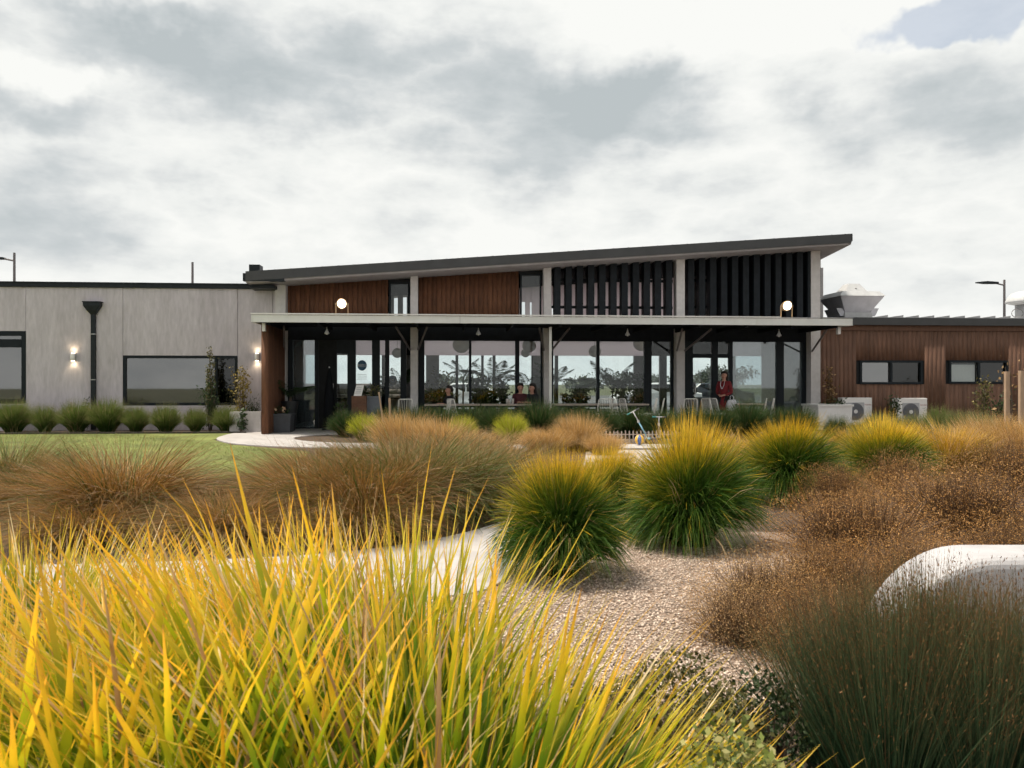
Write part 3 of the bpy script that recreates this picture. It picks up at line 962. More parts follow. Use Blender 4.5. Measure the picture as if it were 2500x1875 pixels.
    B().box(f0 - .03, U(1905, 0), -.035, .09, zf1 - .014, zf1 + .018).build('flashing', 'white_paint', ver)
    B().box(U(1906, 0), f1 + .03, -.02, .09, zf1 - .016, zf1 - .002).build('flashing', 'galv', ver)
    B().box(f0, f1, .10, VG - .36, zf1 - .065, zf1 - .045).build('roof_sheet', 'galv', ver)
    for i in range(13):
        u = f0 + .4 + i * (f1 - f0 - .8) / 12
        B().box(u - .03, u + .03, .07, VG - .37, zf0 - .06, zf0 + .055).build('joist', 'soffit_black', ver)
    for px in (645, 2046):
        u = U(px, .3)
        B().box(u - .04, u + .04, .22, .34, zf0 - .22, zf0 - .01).build('spout', 'white_paint', ver)
    # header over the glazing and its slot of daylight above, posts
    zh = Z(832, VG)
    bpart(r, 'header_beam', 'soffit_black', uL + .2, uR - .1, VG - .01, VG + .16, zh, zv - .01)
    posts = [(690, 715), (768, 778), (848, 868), (908, 927), (940, 950), (978, 992), (1019, 1036), (1145, 1151), (1258, 1268),
             (1320, 1328), (1346, 1351), (1457, 1464), (1573, 1591), (1638, 1652), (1672, 1692), (1738, 1753), (1780, 1789), (1896, 1914), (1958, 1980)]
    edges = []
    for a, c in posts:
        u0, u1 = U(a, VG), U(c, VG)
        bpart(r, 'mullion', 'dark_frame', u0, u1, VG, VG + .12, .02, zh - .002)
        edges.append((u0, u1))
    for i in range(len(posts) - 1):
        a, c = posts[i][1], posts[i + 1][0]
        if c - a < 4 or (a, c) in ((992, 1019), (1328, 1346), (1652, 1672)):
            continue
        u0, u1 = edges[i][1], edges[i + 1][0]
        if (a, c) == (778, 848):
            # dark door leaf standing open beside the clear door
            um = U(822, VG)
            d = bpart(r, 'door', 'dark_panel', u0, um, VG + .03, VG + .08, .02, zh - .004)
            B().box(um + .002, u1, VG + .05, VG + .058, .10, zh - .4).build('pane', 'pane_clear', d)
            B().box(um + .002, u1, VG + .03, VG + .09, zh - .398, zh - .004).build('transom', 'dark_frame', d)
            B().tube([(um - .10, VG - .02, 1.0), (um - .10, VG - .02, 1.35)], .012, 8).build('handle', 'chrome', d)
            continue
        pm = 'pane_reflect' if a in (715, 1789, 1914) else 'pane_clear'
        p = bpart(r, 'pane', pm, u0, u1, VG + .05, VG + .058, .06, zh - .004)
        B().box(u0, u1, VG + .02, VG + .10, .02, .058).build('bottom_rail', 'dark_frame', p)
        if a in (1692, 1753):
            B().box(u0, u1, VG + .02, VG + .10, zh - .50, zh - .38).build('transom', 'dark_frame', p)
            B().tube([(u0 + .06, VG - .02, .95), (u0 + .06, VG - .02, 1.25)], .012, 8).build('handle', 'chrome', p)
    # timber end walls of the veranda
    u0, u1 = U(638, .35), U(655, .35)
    def end_wall(ua, ub, v0, v1):
        out, v = [], v0
        while v < v1:
            out.append((ua, ub, v, min(v + .08, v1) - .008, .02, zf0 - .01)); v += .08
        return out
    o = link('end_wall', np_boxes('end_wall', end_wall(u0, u1, .35, VG - .02), 'rust_cladding'), r, kind='stuff')
    bpart(r, 'wall_core', 'dark_panel', u0 + .02, u1 - .02, .36, VG - .03, .01, zf0 - .02)
    # white post and raking struts
    pu = U(1343.5, .35)
    b = B().box(pu - .035, pu + .035, .32, .39, .02, zf0 - .062)
    post = b.build('post', 'post_paint', r)
    B().box(pu - .09, pu + .09, .27, .44, .018, .03).build('base_plate', 'galv', post)
    for (c0, c1), sides in zip(cu, ((1,), (-1, 1), (-1, 1), (-1, 1), (-1,))):
        um = (c0 + c1) / 2
        for s in sides:
            B().tube([(um + s * .12, VG - .36, 2.35), (um + s * .42, .9, zf0 - .05)], .03, 8).build('strut', 'pole_grey', r)
    # floor, back wall with openings
    bpart(r, 'floor', 'indoor_floor', uL, uR, VG + .13, VB + .2, -.02, .02)
    slab = bpart(r, 'veranda_floor', 'floor_slab', U(640, .3), U(1995, .3), .32, VG + .12, -.03, .018)
    z_s = .30
    zhd = Z(868, VB); zbl = Z(831, VB); zsl = Z(824, VB)
    # solid pieces of the back wall between the windows (px ranges at the back wall)
    piers = [(640, 700), (735, 745), (775, 822), (850, 868), (908, 918), (932, 948), (980, 1033), (1040, 1072), (1112, 1119), (1175, 1181),
             (1203, 1210), (1258, 1266), (1298, 1326), (1338, 1343), (1355, 1363), (1456, 1463), (1548, 1574), (1611, 1628), (1668, 1690), (1738, 1750), (1783, 1796), (1900, 2010)]
    for a, c in piers:
        wide = c - a > 22
        bpart(r, 'back_pier', 'back_wall' if wide else 'dark_frame', U(a, VB), U(c, VB), VB, VB + .15, .02, zhd)
    for i in range(len(piers) - 1):
        a, c = piers[i][1], piers[i + 1][0]
        u0, u1 = U(a, VB) , U(c, VB)
        dado = .85 if c <= 980 else (.45 if 1033 <= a < 1548 else .05)
        w = bpart(r, 'back_window', 'dark_frame', u0 + .001, u1 - .001, VB + .02, VB + .10, dado - .04, dado)
        B().box(u0 + .002, u1 - .002, VB + .05, VB + .056, dado + .001, zhd - .001).build('pane', 'pane_clear', w)
        B().box(u0 + .002, u1 - .002, VB + .03, VB + .09, .02, dado - .041).build('dado', 'back_wall', w)
    # blinds over the window heads, daylight slots above, beam
    for a, c in ((640, 775), (868, 980), (1033, 1258), (1262, 1328), (1343, 1575), (1575, 1660), (1790, 2000)):
        m = 'blind' if a not in (1575,) else 'dark_panel'
        bpart(r, 'blind', m, U(a, VB) + .003, U(c, VB) - .003, VB + .04, VB + .06, zhd + .002, zbl)
    for a, c in ((775, 868), (980, 1033), (1660, 1790)):
        bpart(r, 'wall_head', 'dark_panel', U(a, VB) + .003, U(c, VB) - .003, VB + .03, VB + .12, zhd + .002, zbl)
    u = U(640, VB)
    zc = zsl + .02
    k = 0
    while u < U(2000, VB):                    # short blocks leave slots of sky between them
        wv = .20 if k % 2 else .13
        if k % 2 == 0 or u > U(1310, VB) or RNG.random() < .12:
            bpart(r, 'slot_block', 'soffit_black', u, u + wv - .002, VB + .03, VB + .12, zbl + .001, zc)
        u += wv; k += 1
    bpart(r, 'back_beam', 'soffit_black', U(630, VB), U(2010, VB), VB - .05, VB + .16, zc + .001, zc + .55)
    zu = zc + .552
    # upper back wall: translucent sheet, with open slots seen through the clerestory windows
    def upper(a, c, mat, slots=()):
        u0, u1 = U(a, VB), U(c, VB)
        xs = [u0]
        for s0, s1, py in slots:
            xs += [U(s0, VB), U(s1, VB)]
        xs.append(u1)
        for i in range(0, len(xs), 2):
            a0, a1 = xs[i] + .001, xs[i + 1] - .001
            B().loft([(a0, VB, zu), (a1, VB, zu), (a1, VB, zb(a1) - .006), (a0, VB, zb(a0) - .006)],
                     [(a0, VB + .03, zu), (a1, VB + .03, zu), (a1, VB + .03, zb(a1) - .006), (a0, VB + .03, zb(a0) - .006)]).build('upper_sheet', mat, r)
        for s0, s1, py in slots:
            bpart(r, 'upper_sheet', mat, U(s0, VB) + .001, U(s1, VB) - .001, VB, VB + .03, Z(py, VB, s0), zb(U(s0, VB)) - .006)
    upper(640, 948, 'back_wall')
    upper(948, 1004, 'back_wall', [(962, 971, 716), (984, 993, 716)])
    upper(1004, 1268, 'back_wall')
    upper(1268, 1330, 'blind', [(1273, 1282, 737), (1294, 1298, 738)])
    upper(1330, 1680, 'blind', [(1347, 1354, 745)])
    upper(1680, 2010, 'back_wall')
    bpart(r, 'side_wall', 'dark_panel', uL - .02, uL + .02, VG + .13, VB - .002, .02, zb(uL) - .05)
    bpart(r, 'partition', 'back_wall', uR - .05, uR - .01, VG + .13, VB - .002, .02, zv)
    return r, zt, zf0, zf1


HALL, ROOF_Z, ZF0, ZF1 = main_hall()


# --- right: timber wing
def timber_wing():
    r = frame_root('timber_wing', 'low brown timber-clad wing with small windows right of the veranda', 'building')
    v = 2.85
    u0, u1 = U(2003, v) + .01, U(2900, v)
    zw = Z(808, v, 2250); zg0 = Z(795, v, 2250); zg1 = Z(779, v, 2250)
    W = [(2100, 2253, 880, 938, 2177, ['pane_tinted', 'pane_dark']), (2318, 2462, 880, 937, 2391, ['pane_clear', 'pane_dark'])]
    holes = [(U(a, v), U(c, v), Z(y1, v, (a + c) / 2), Z(y0, v, (a + c) / 2)) for a, c, y0, y1, d, p in W]
    ul = U(1985, v)
    link('cladding', np_boxes('cladding', boards(ul, u1, v, .02, lambda u: zw, w=.14, gap=.0035, holes=holes), 'timber_cladding'), r, kind='stuff')
    b = B()
    xs = [ul] + [x for h in holes for x in (h[0], h[1])] + [u1]
    for i in range(0, len(xs), 2):
        b.box(xs[i], xs[i + 1], v + .034, v + .10, .02, zw)
    for h in holes:
        b.box(h[0], h[1], v + .034, v + .10, .02, h[2]).box(h[0], h[1], v + .034, v + .10, h[3], zw)
    b.build('wall_backing', 'dark_panel', r)
    bpart(r, 'room_back', 'interior_dark', u0, u1, v + 1.2, v + 1.3, 0, zw)
    bpart(r, 'trim_board', 'timber_cladding', ul, u1, v - .03, v + .08, zw + .002, zg0)
    g = bpart(r, 'gutter', 'roof_metal', U(2015, v - .15), u1, v - .16, v + .05, zg0 + .002, zg1)
    for a, c, y0, y1, d, p in W:
        w = window(r, a, c, y0, y1, v - .02, 5, 'pane_dark', divs=(d,), panes=p, depth=.12, recess=.08)
    a, c, y0, y1, d, p = W[1]
    B().box(U(2326, v), U(2386, v), v + .12, v + .126, Z(932, v, 2350), Z(890, v, 2350)).build('blind', 'white_paint', w)
    # stepped metal roof sheets
    roof = bpart(r, 'roof', 'roof_metal', u0, u1, v - .1, v + 8, zg1 + .002, zg1 + .03)
    u = U(2090, v); pw = (U(2127, v) - U(2089, v))
    while u < u1:
        B().add([(u, v - .08, zg1 + .032), (u + pw - .02, v - .08, zg1 + .032), (u + pw - .02, v + 7.9, zg1 + .032), (u, v + 7.9, zg1 + .032),
                 (u, v - .08, zg1 + .045), (u + pw - .02, v - .08, zg1 + .115), (u + pw - .02, v + 7.9, zg1 + .115), (u, v + 7.9, zg1 + .045)],
                [(0, 3, 2, 1), (4, 5, 6, 7), (0, 1, 5, 4), (1, 2, 6, 5), (2, 3, 7, 6), (3, 0, 4, 7)]).build('roof_sheet', 'galv', roof)
        u += pw
    return zg1


ZG = timber_wing()


def exhaust_hood():
    v = 4.6
    u, z0 = UZ(2078, 772, v); s = (U(2127, v) - U(2020, v)) / 107.0
    r = thing('exhaust_hood', 'angular grey rooftop kitchen exhaust hood beside the hall roof', 'exhaust hood', loc(u, v, ZG + .03), YAW)
    R = lambda w, z, d=None: [(-w, -(d or w), z), (w, -(d or w), z), (w, (d or w), z), (-w, (d or w), z)]
    h = z0 - (ZG + .03)
    B().rings([R(33 * s, 0), R(33 * s, h + 6 * s)]).build('base', 'galv', r)
    B().rings([R(30 * s, h + 6.2 * s), R(52 * s, h + 42 * s)]).build('cowl', 'hood_grey', r)
    B().rings([R(54 * s, h + 42.3 * s), R(44 * s, h + 54 * s)]).build('cowl_top', 'hood_light', r)
    B().rings([R(27 * s, h + 54.2 * s), R(13 * s, h + 75 * s)]).build('cap', 'hood_light', r)
    for sx in (-1, 1):
        B().rings([[(sx * 34 * s + a, b_, c) for a, b_, c in R(8 * s, h - 2 * s, 30 * s)], [(sx * 44 * s + a, b_, c) for a, b_, c in R(7 * s, h + 16 * s, 30 * s)]]).build('skirt', 'hood_grey', r)
    B().lathe([(.03, 0), (.03, .02)], (0, -21 * s, h + 62 * s), 8).build('latch', 'pole_grey', r)


exhaust_hood()


def mushroom_vent():
    v = 4.6
    u, z0 = UZ(2505, 775, v); s = (U(2505, v) - U(2463, v)) / 42.0
    r = thing('roof_vent', 'domed grey mushroom roof vent cut by the right edge', 'roof vent', loc(u, v, ZG + .03), YAW)
    h = z0 - (ZG + .03)
    B().lathe([(22 * s, 0), (22 * s, h + 28 * s)], (0, 0, 0), 20).build('shaft', 'galv', r, True)
    B().lathe([(20 * s, h + 28 * s), (42 * s, h + 34 * s), (42 * s, h + 37 * s), (38 * s, h + 47 * s), (28 * s, h + 56 * s), (12 * s, h + 61 * s), (1 * s, h + 62 * s)], (0, 0, 0), 24).build('dome', 'hood_light', r, True)
    B().tube([(-34 * s + 14 * s * math.cos(a), -.25, h + 8 * s + 10 * s * math.sin(a)) for a in np.linspace(0, 6.0, 16)], .012, 6).build('cable_loop', 'pole_grey', r)


mushroom_vent()


def floodlight(px, py, label, v=1.2):
    u, z = UZ(px, py, v)
    zb = ZF1 - .045
    h = z - zb
    r = thing('floodlight', label, 'floodlight', loc(u, v, zb), YAW, 'floodlights on the veranda roof')
    b = B()
    for s in (-1, 1):
        b.box(s * .165 - .012, s * .165 + .012, -.02, .02, .02, h)
    b.box(-.177, .177, -.03, .03, 0, .02)
    b.build('bracket', 'brass', r)
    # drum facing the viewpoint and tilted down
    b = B(); n = 24
    def ring(rad, y):
        return [(rad * math.cos(2 * math.pi * k / n), y - .30 * rad * math.sin(2 * math.pi * k / n), h + rad * math.sin(2 * math.pi * k / n)) for k in range(n)]
    b.rings([ring(.07, .16), ring(.13, .10), ring(.145, -.02), ring(.145, -.06)]).build('drum', 'brass', r, True)
    B().rings([ring(.118, -.062), ring(.118, -.070)]).build('lens', 'lamp_flood', r)
    for k, s in ((0, -1), (1, 1)):
        B().lathe([(.022, -.02), (.022, .02)], (s * .165, -.03, h), 8).build('pivot_knob', 'brass', r)


floodlight(835, 742, 'lit round floodlight in front of the left rust timber panel')
floodlight(1920, 747, 'lit round floodlight in front of the black fins')


def pendant_bulb(px, label, v=.75):
    u = U(px, v); zt = ZF0 - .06
    r = thing('pendant_lamp', label, 'pendant lamp', loc(u, v, zt), YAW, 'bell pendant lamps under the veranda')
    B().tube([(0, 0, 0), (0, 0, -.06)], .008, 6).build('cord', 'wire_white', r)
    B().lathe([(.018, -.05), (.022, -.08), (.04, -.12), (.066, -.165), (.07, -.185), (.062, -.19), (.01, -.15)], (0, 0, 0), 14).build('shade', 'hood_light', r, True)
    B().ellipsoid((0, 0, -.185), .032, .032, .03, 10, 6).build('bulb', 'white_paint', r, True)


for px, lb in ((798, 'leftmost small bell pendant under the veranda, near the door'), (1168, 'second bell pendant from the left under the veranda'),
               (1532, 'third bell pendant from the left under the veranda'), (1902, 'rightmost bell pendant under the veranda')):
    pendant_bulb(px, lb)


def globe(px, py, rpx, v, label, lit=False):
    u, z = UZ(px, py, v)
    s = (U(px + 1, v) - U(px, v)) * rpx
    r = thing('globe_lamp', label, 'globe lamp', loc(u, v, z), YAW, 'paper globe lamps in the hall')
    B().ellipsoid((0, 0, 0), s, s, s * .94, 18, 10).build('globe', 'lantern_paper' if not lit else 'lamp_small', r, True)
    B().tube([(0, 0, s * .9), (0, 0, 3.25 - z)], .006, 6).build('cord', 'pole_grey', r)
    B().lathe([(s * .28, s * .86), (s * .28, s * .97)], (0, 0, 0), 10).build('collar', 'galv', r)


globe(970, 862, 13, 3.6, 'pale paper globe lamp behind the glass near the poster')
globe(1292, 844, 17, 3.5, 'large pale paper globe lamp left of the middle column')
globe(1283, 862, 11, 4.4, 'smaller globe lamp hanging just below the large one')
globe(1126, 842, 21, 4.6, 'faint wide globe lamp high in the second glass bay')
globe(1452, 858, 15, 4.6, 'faint globe lamp beside the mullion of the third glass bay')
globe(1566, 838, 20, 4.6, 'faint globe lamp high at the right of the third glass bay')
globe(1610, 826, 5, 3.2, 'tiny glowing orange lamp bulb right of the third glass bay', True)
globe(1073, 826, 4, 3.2, 'tiny glowing orange lamp bulb above the second glass bay', True)


# --- street lamps and poles beyond the roofs
def pole(px, top_py, d, label, arm=None, arm_py=None, head=True):
    x, zt = gx(px, d), gz(top_py, d)
    r = thing('street_lamp' if arm else 'light_pole', label, 'street lamp' if arm else 'pole', (x, d, -.04))
    B().tube([(0, 0, 0), (0, 0, zt * .5), (0, 0, zt + .04)], [.11, .08, .06], 10).build('mast', 'pole_grey', r)
    B().lathe([(.2, 0), (.2, .04), (.13, .05)], (0, 0, 0), 12).build('base_plate', 'pole_grey', r)
    if arm:
        ax = gx(arm, d) - x
        za = gz(arm_py, d) + .04
        B().tube([(0, 0, za - .15), (ax * .5, 0, za - .05), (ax, 0, za)], .045, 8).build('arm', 'pole_grey', r)
        if head:
            b = B()
            b.rings([[(ax + .1 + a * .35, b_ * .16, za - .02 + c * .05) for a, b_, c in ((1, -1, -1), (1, 1, -1), (1, 1, 1), (1, -1, 1))],
                     [(ax - .2, b_ * .18, za + c * .07) for a, b_, c in ((1, -1, -1), (1, 1, -1), (1, 1, 1), (1, -1, 1))],
                     [(ax - .75, b_ * .08, za + c * .03) for a, b_, c in ((1, -1, -1), (1, 1, -1), (1, 1, 1), (1, -1, 1))]])
            b.build('lamp_head', 'black_metal', r)


pole(2452, 683, 45, 'street lamp with long arm above the timber wing roof', 2415, 690)
pole(35, 617, 42, 'street lamp pole with arm at the far left above the parapet', -10, 630)
pole(470, 640, 44, 'bare pole top above the parapet of the concrete wing')

# ------------------------------------------------------------------ things on and around the veranda
def text_obj(name, s, size, mat, parent, at, extrude=.001, align='CENTER', sx=1.0):
    c = bpy.data.curves.new(name, 'FONT')
    c.body = s; c.size = size; c.extrude = extrude; c.align_x = align; c.align_y = 'CENTER'
    c.materials.append(MATS[mat])
    tmp = bpy.data.objects.new(name, c)
    me = bpy.data.meshes.new_from_object(tmp)
    bpy.data.objects.remove(tmp)
    o = link(name, me, parent)
    o.location = at
    o.rotation_euler = (math.pi / 2, 0, 0)
    o.scale = (sx, 1, 1)
    return o


def decal(px, py, rpx, v, label, lines=True):
    u, z = UZ(px, py, v)
    s = U(px + 1, v) - U(px, v)
    R = rpx * s
    r = thing('window_sticker', label, 'sticker', loc(u, v, z), YAW)
    n = 32
    B().rings([[(R * math.cos(2 * math.pi * k / n), y, R * 1.12 * math.sin(2 * math.pi * k / n)) for k in range(n)] for y in (.003, 0)]).build('disc', 'sign_blue', r)
    text_obj('lettering', 'BLOCK 12', R * .62, 'paper_white', r, (0, -.003, R * .06), sx=.66)
    B().box(-R * .8, R * .8, -.003, -.001, -R * .30, -R * .26).build('rule', 'paper_white', r)
    if lines:
        for i, (w, yy) in enumerate(((.95, -2.0), (1.0, -2.35), (1.0, -2.7), (1.0, -3.0))):
            B().box(-R * w, R * w, -.002, 0, R * yy, R * (yy + .07)).build('text_line', 'ink_grey', r)


decal(884, 892, 11.5, VG + .04, 'round dark blue BLOCK 12 sticker on the glass by the door')
decal(958, 929, 11.5, 6.97, 'second round BLOCK 12 sticker, half hidden on the far window', lines=False)


def make_chair():
    r = thing('wire_chair', 'x', 'chair')
    w, hw, sd = .21, .165, .40
    b = B()
    b.tube([(-w, -.02, .44), (-hw - .01, -.10, .84), (-hw + .02, -.105, .865), (hw - .02, -.105, .865), (hw + .01, -.10, .84), (w, -.02, .44)], .011, 8)
    b.build('back_frame', 'wire_white', r, True)
    b = B()
    for k in range(8):
        f = (k + .5) / 8 * 2 - 1
        b.tube([(f * w, -.02, .44), (f * (w + hw) / 2, -.075, .64), (f * hw, -.103, .86)], .0042, 5)
    b.build('back_wires', 'wire_white', r)
    b = B()
    b.tube([(-w, -.02, .44), (-w, sd - .05, .46), (-w + .05, sd, .46), (w - .05, sd, .46), (w, sd - .05, .46), (w, -.02, .44), (-w, -.02, .44)], .010, 8)
    b.build('seat_frame', 'wire_white', r, True)
    b = B()
    for k in range(8):
        f = (k + .5) / 8 * 2 - 1
        b.tube([(f * w, -.02, .44), (f * w, sd * .5, .43), (f * w, sd, .46)], .0045, 5)
    b.build('seat_wires', 'wire_white', r)
    for sx in (-1, 1):
        for y0, y1 in ((.02, -.04), (sd - .04, sd + .02)):
            B().tube([(sx * w * .9, y0, .44), (sx * w * 1.05, y1, 0)], .010, 8).build('leg', 'wire_white', r)
    return r


chair0 = make_chair()
chairs = [
    (990, .75, 0.05, 'white wire chair nearest the door, back turned to the garden'),
    (1089, 1.0, 1.35, 'white wire chair seen edge-on beside the person in the black hoodie'),
    (1108, .8, -1.0, 'white wire chair turned sideways at the long table left of the seated couple'),
    (1476, .7, -.05, 'white wire chair with its back turned, first right of the white post'),
    (1503, .9, -1.25, 'white wire chair in profile, second right of the white post'),
    (1527, 1.1, -1.3, 'white wire chair in profile, third right of the white post'),
    (1594, .9, 1.2, 'white wire chair in profile, fourth right of the white post'),
    (1612, 1.1, 1.25, 'white wire chair in profile, fifth right of the white post'),
    (1684, .7, 0.0, 'white wire chair with its back turned, left of the woman in red'),
    (1730, .9, -1.2, 'white wire chair in profile just left of the woman in red'),
    (1748, 1.2, -1.3, 'white wire chair partly hidden beside the woman in red'),
    (1862, .8, 1.2, 'white wire chair in profile under the reflecting pane, left of two'),
    (1880, 1.0, 1.25, 'white wire chair in profile under the reflecting pane, right of two'),
]
for i, (px, v, rz, lb) in enumerate(chairs):
    c = chair0 if i == 0 else copy_tree(chair0)
    c.location = loc(U(px, v), v, .018)
    c.rotation_euler = (0, 0, YAW + rz)
    c.scale = (1.05, 1.05, 1.05)
    tag(c, lb, 'chair', 'white wire chairs on the veranda')


def table(px0, px1, v, label, depth=.75):
    u0, u1 = U(px0, v), U(px1, v)
    um = (u0 + u1) / 2; hw = (u1 - u0) / 2
    r = thing('veranda_table', label, 'table', loc(um, v, .018), YAW, 'long veranda tables')
    top = thing
    n = 5
    for k in range(n):
        B().box(-hw, hw, depth * k / n + .004, depth * (k + 1) / n - .004, .71, .75).build('table_board', 'table_timber', r)
    B().box(-hw + .1, hw - .1, .05, depth - .05, .66, .708).build('apron', 'black_metal', r)
    for sx in (-1, 1):
        for yy in (.08, depth - .08):
            B().box(sx * (hw - .12) - .025, sx * (hw - .12) + .025, yy - .025, yy + .025, 0, .658).build('leg', 'black_metal', r)
    return r


table(1036, 1172, 1.3, 'pale topped veranda table left, where the person in black sits')
table(1176, 1300, 1.25, 'pale topped veranda table with glasses before the seated couple')
table(1352, 1585, 1.3, 'long pale topped veranda table right of the white post')
table(1800, 1872, 1.3, 'short pale topped veranda table under the reflecting pane')


def glassware(px, v, h, label):
    u = U(px, v)
    r = thing('drinking_glass', label, 'glass', loc(u, v, .018 + .751), YAW, 'glassware on the couple\'s table')
    B().lathe([(.028, 0), (.032, h), (.029, h), (.026, .006), (.001, .005)], (0, 0, 0), 12).build('cup', 'lantern_paper', r, True)


glassware(1238, 1.5, .15, 'tall pale glass left of the man on the couple\'s table')
glassware(1243, 1.7, .12, 'short pale glass in the middle of the couple\'s table')
glassware(1252, 1.45, .16, 'pale glass nearest the man on the couple\'s table')


# ------------------------------------------------------------------ people
def skin_mesh(name, J, E, mat, parent, root, sub=1):
    names = list(J)
    idx = {k: i for i, k in enumerate(names)}
    me = bpy.data.meshes.new(name)
    me.from_pydata([J[k][:3] for k in names], [(idx[a], idx[b]) for a, b in E], [])
    me.materials.append(MATS[mat])
    o = bpy.data.objects.new(name, me)
    COL.objects.link(o)
    o.parent = parent
    m = o.modifiers.new('skin', 'SKIN'); m.use_smooth_shade = True
    for k, sv in zip(names, me.skin_vertices[0].data):
        r = J[k][3]
        sv.radius = (r, r) if not isinstance(r, tuple) else r
        sv.use_root = (k == root)
    s = o.modifiers.new('sub', 'SUBSURF'); s.levels = sub; s.render_levels = sub
    return o


def person(label, at, rz, pose='stand', top='cloth_red', bottom='cloth_black', hair='hair_dark', long_hair=True, h=1.0, lean=0.0,
           skirt=False, sleeves=True, arm='down', group=None):
    r = thing('person', label, 'person', at, rz, group, (h, h, h))
    st = pose == 'stand'
    pz = .93 if st else .50
    J, E = {}, []

    def j(n, x, y, z, rad, to=None):
        J[n] = (x, y, z, rad)
        if to:
            E.append((n, to))
    ly = -lean
    j('pelvis', 0, 0, pz, .115); j('belly', 0, ly * .3, pz + .16, .105, 'pelvis'); j('chest', 0, ly * .7, pz + .34, .120, 'belly')
    j('neckb', 0, ly * .95, pz + .48, .058, 'chest'); j('neck', 0, ly - .01, pz + .53, .048, 'neckb')
    j('jaw', 0, ly - .03, pz + .585, .062, 'neck'); j('head', 0, ly - .015, pz + .65, .088, 'jaw'); j('crown', 0, ly, pz + .715, .070, 'head')
    j('nose', 0, ly - .108, pz + .625, .016, 'head')
    for s, n in ((-1, 'l'), (1, 'r')):
        j('ear' + n, s * .088, ly, pz + .64, .016, 'head')
        j('sh' + n, s * .165, ly * .9, pz + .425, .055, 'chest')
        if arm == 'down':
            el = (s * .215, ly * .6 + .03, pz + .15); wr = (s * .20, -.06 + ly * .5, pz - .07); d = (0, -.03, -.08)
        elif arm == 'fold':
            el = (s * .225, ly * .6 + .02, pz + .14); wr = (s * .07, -.20 + ly * .5, pz + .06); d = (-s * .07, -.03, -.02)
        else:                                   # forearms on the table
            el = (s * .22, ly * .6 - .06, pz + .19); wr = (s * .10, -.30 + ly * .5, pz + .25); d = (-s * .03, -.07, 0)
        j('el' + n, *el, .042, 'sh' + n); j('wr' + n, *wr, .028, 'el' + n)
        j('pa' + n, wr[0] + d[0] * .5, wr[1] + d[1] * .5, wr[2] + d[2] * .5, .030, 'wr' + n)
        for q in range(4):
            o = (q - 1.5) * .018
            j('f%d%s' % (q, n), wr[0] + d[0] * 1.0 + o * .3, wr[1] + d[1] * 1.0 + o, wr[2] + d[2] * 1.0, .010, 'pa' + n)
            j('g%d%s' % (q, n), wr[0] + d[0] * (1.55 - abs(q - 1.5) * .1) + o * .3, wr[1] + d[1] * 1.5 + o - .01, wr[2] + d[2] * 1.55 - .012, .008, 'f%d%s' % (q, n))
        j('t0' + n, wr[0] + d[0] * .6, wr[1] + d[1] * .6 - .035, wr[2] + d[2] * .5 + .01, .011, 'pa' + n)
        j('t1' + n, wr[0] + d[0] * .9, wr[1] + d[1] * .9 - .05, wr[2] + d[2] * .8 + .01, .009, 't0' + n)
        j('hip' + n, s * .09, 0, pz - .06, .085, 'pelvis')
        if st:
            j('kn' + n, s * .095, -.015, .48, .058, 'hip' + n); j('an' + n, s * .095, .02, .09, .038, 'kn' + n); j('to' + n, s * .11, -.14, .04, .034, 'an' + n)
        else:
            j('kn' + n, s * .11, -.44, pz + .0, .062, 'hip' + n); j('an' + n, s * .11, -.42, .09, .040, 'kn' + n); j('to' + n, s * .12, -.58, .04, .034, 'an' + n)
    skin_mesh('body', J, E, 'skin', r, 'pelvis')
    grow = lambda k, g: (J[k][0], J[k][1], J[k][2], J[k][3] + g)
    T = {k: grow(k, .022) for k in ('belly', 'chest', 'neckb')}
    T['pelvis'] = grow('pelvis', .028)
    TE = [('pelvis', 'belly'), ('belly', 'chest'), ('chest', 'neckb')]
    T['neckb'] = (*J['neckb'][:3], .062)
    for n in 'lr':
        T['sh' + n] = grow('sh' + n, .018); TE.append(('chest', 'sh' + n))
        T['el' + n] = grow('el' + n, .018); TE.append(('sh' + n, 'el' + n))
        if sleeves:
            a, b = J['el' + n], J['wr' + n]
            T['cu' + n] = tuple(a[i] * .12 + b[i] * .88 for i in range(3)) + (.042,); TE.append(('el' + n, 'cu' + n))
    if skirt:
        T['hem'] = (0, 0.0, .50, .17); TE.append(('pelvis', 'hem'))
    skin_mesh('top', T, TE, top, r, 'chest')
    Q = {'pelvis': (J['pelvis'][0], J['pelvis'][1], J['pelvis'][2] - .02, .125)}
    QE = []
    for n in 'lr':
        Q['hip' + n] = grow('hip' + n, .016); Q['kn' + n] = grow('kn' + n, .018)
        a = J['an' + n]
        Q['an' + n] = (a[0], a[1], a[2] + .03, a[3] + .018)
        QE += [('pelvis', 'hip' + n), ('hip' + n, 'kn' + n), ('kn' + n, 'an' + n)]
    skin_mesh('trousers', Q, QE, bottom, r, 'pelvis')
    for s in (-1, 1):
        x, y = s * (.095 if st else .11) * 1.05, (-.05 if st else -.49)
        B().ellipsoid((x, y, .045), .05, .13, .05, 10, 6).build('shoe', 'rubber', r, True)
        B().ellipsoid((s * .034, ly - .094, pz + .655), .012, .008, .009, 8, 6).build('eye', 'rubber', r, True)
    B().ellipsoid((0, ly - .098, pz + .585), .024, .008, .007, 8, 6).build('mouth', 'cloth_maroon', r, True)
    b = B()
    hz = pz + .665
    n = 16
    rings = []
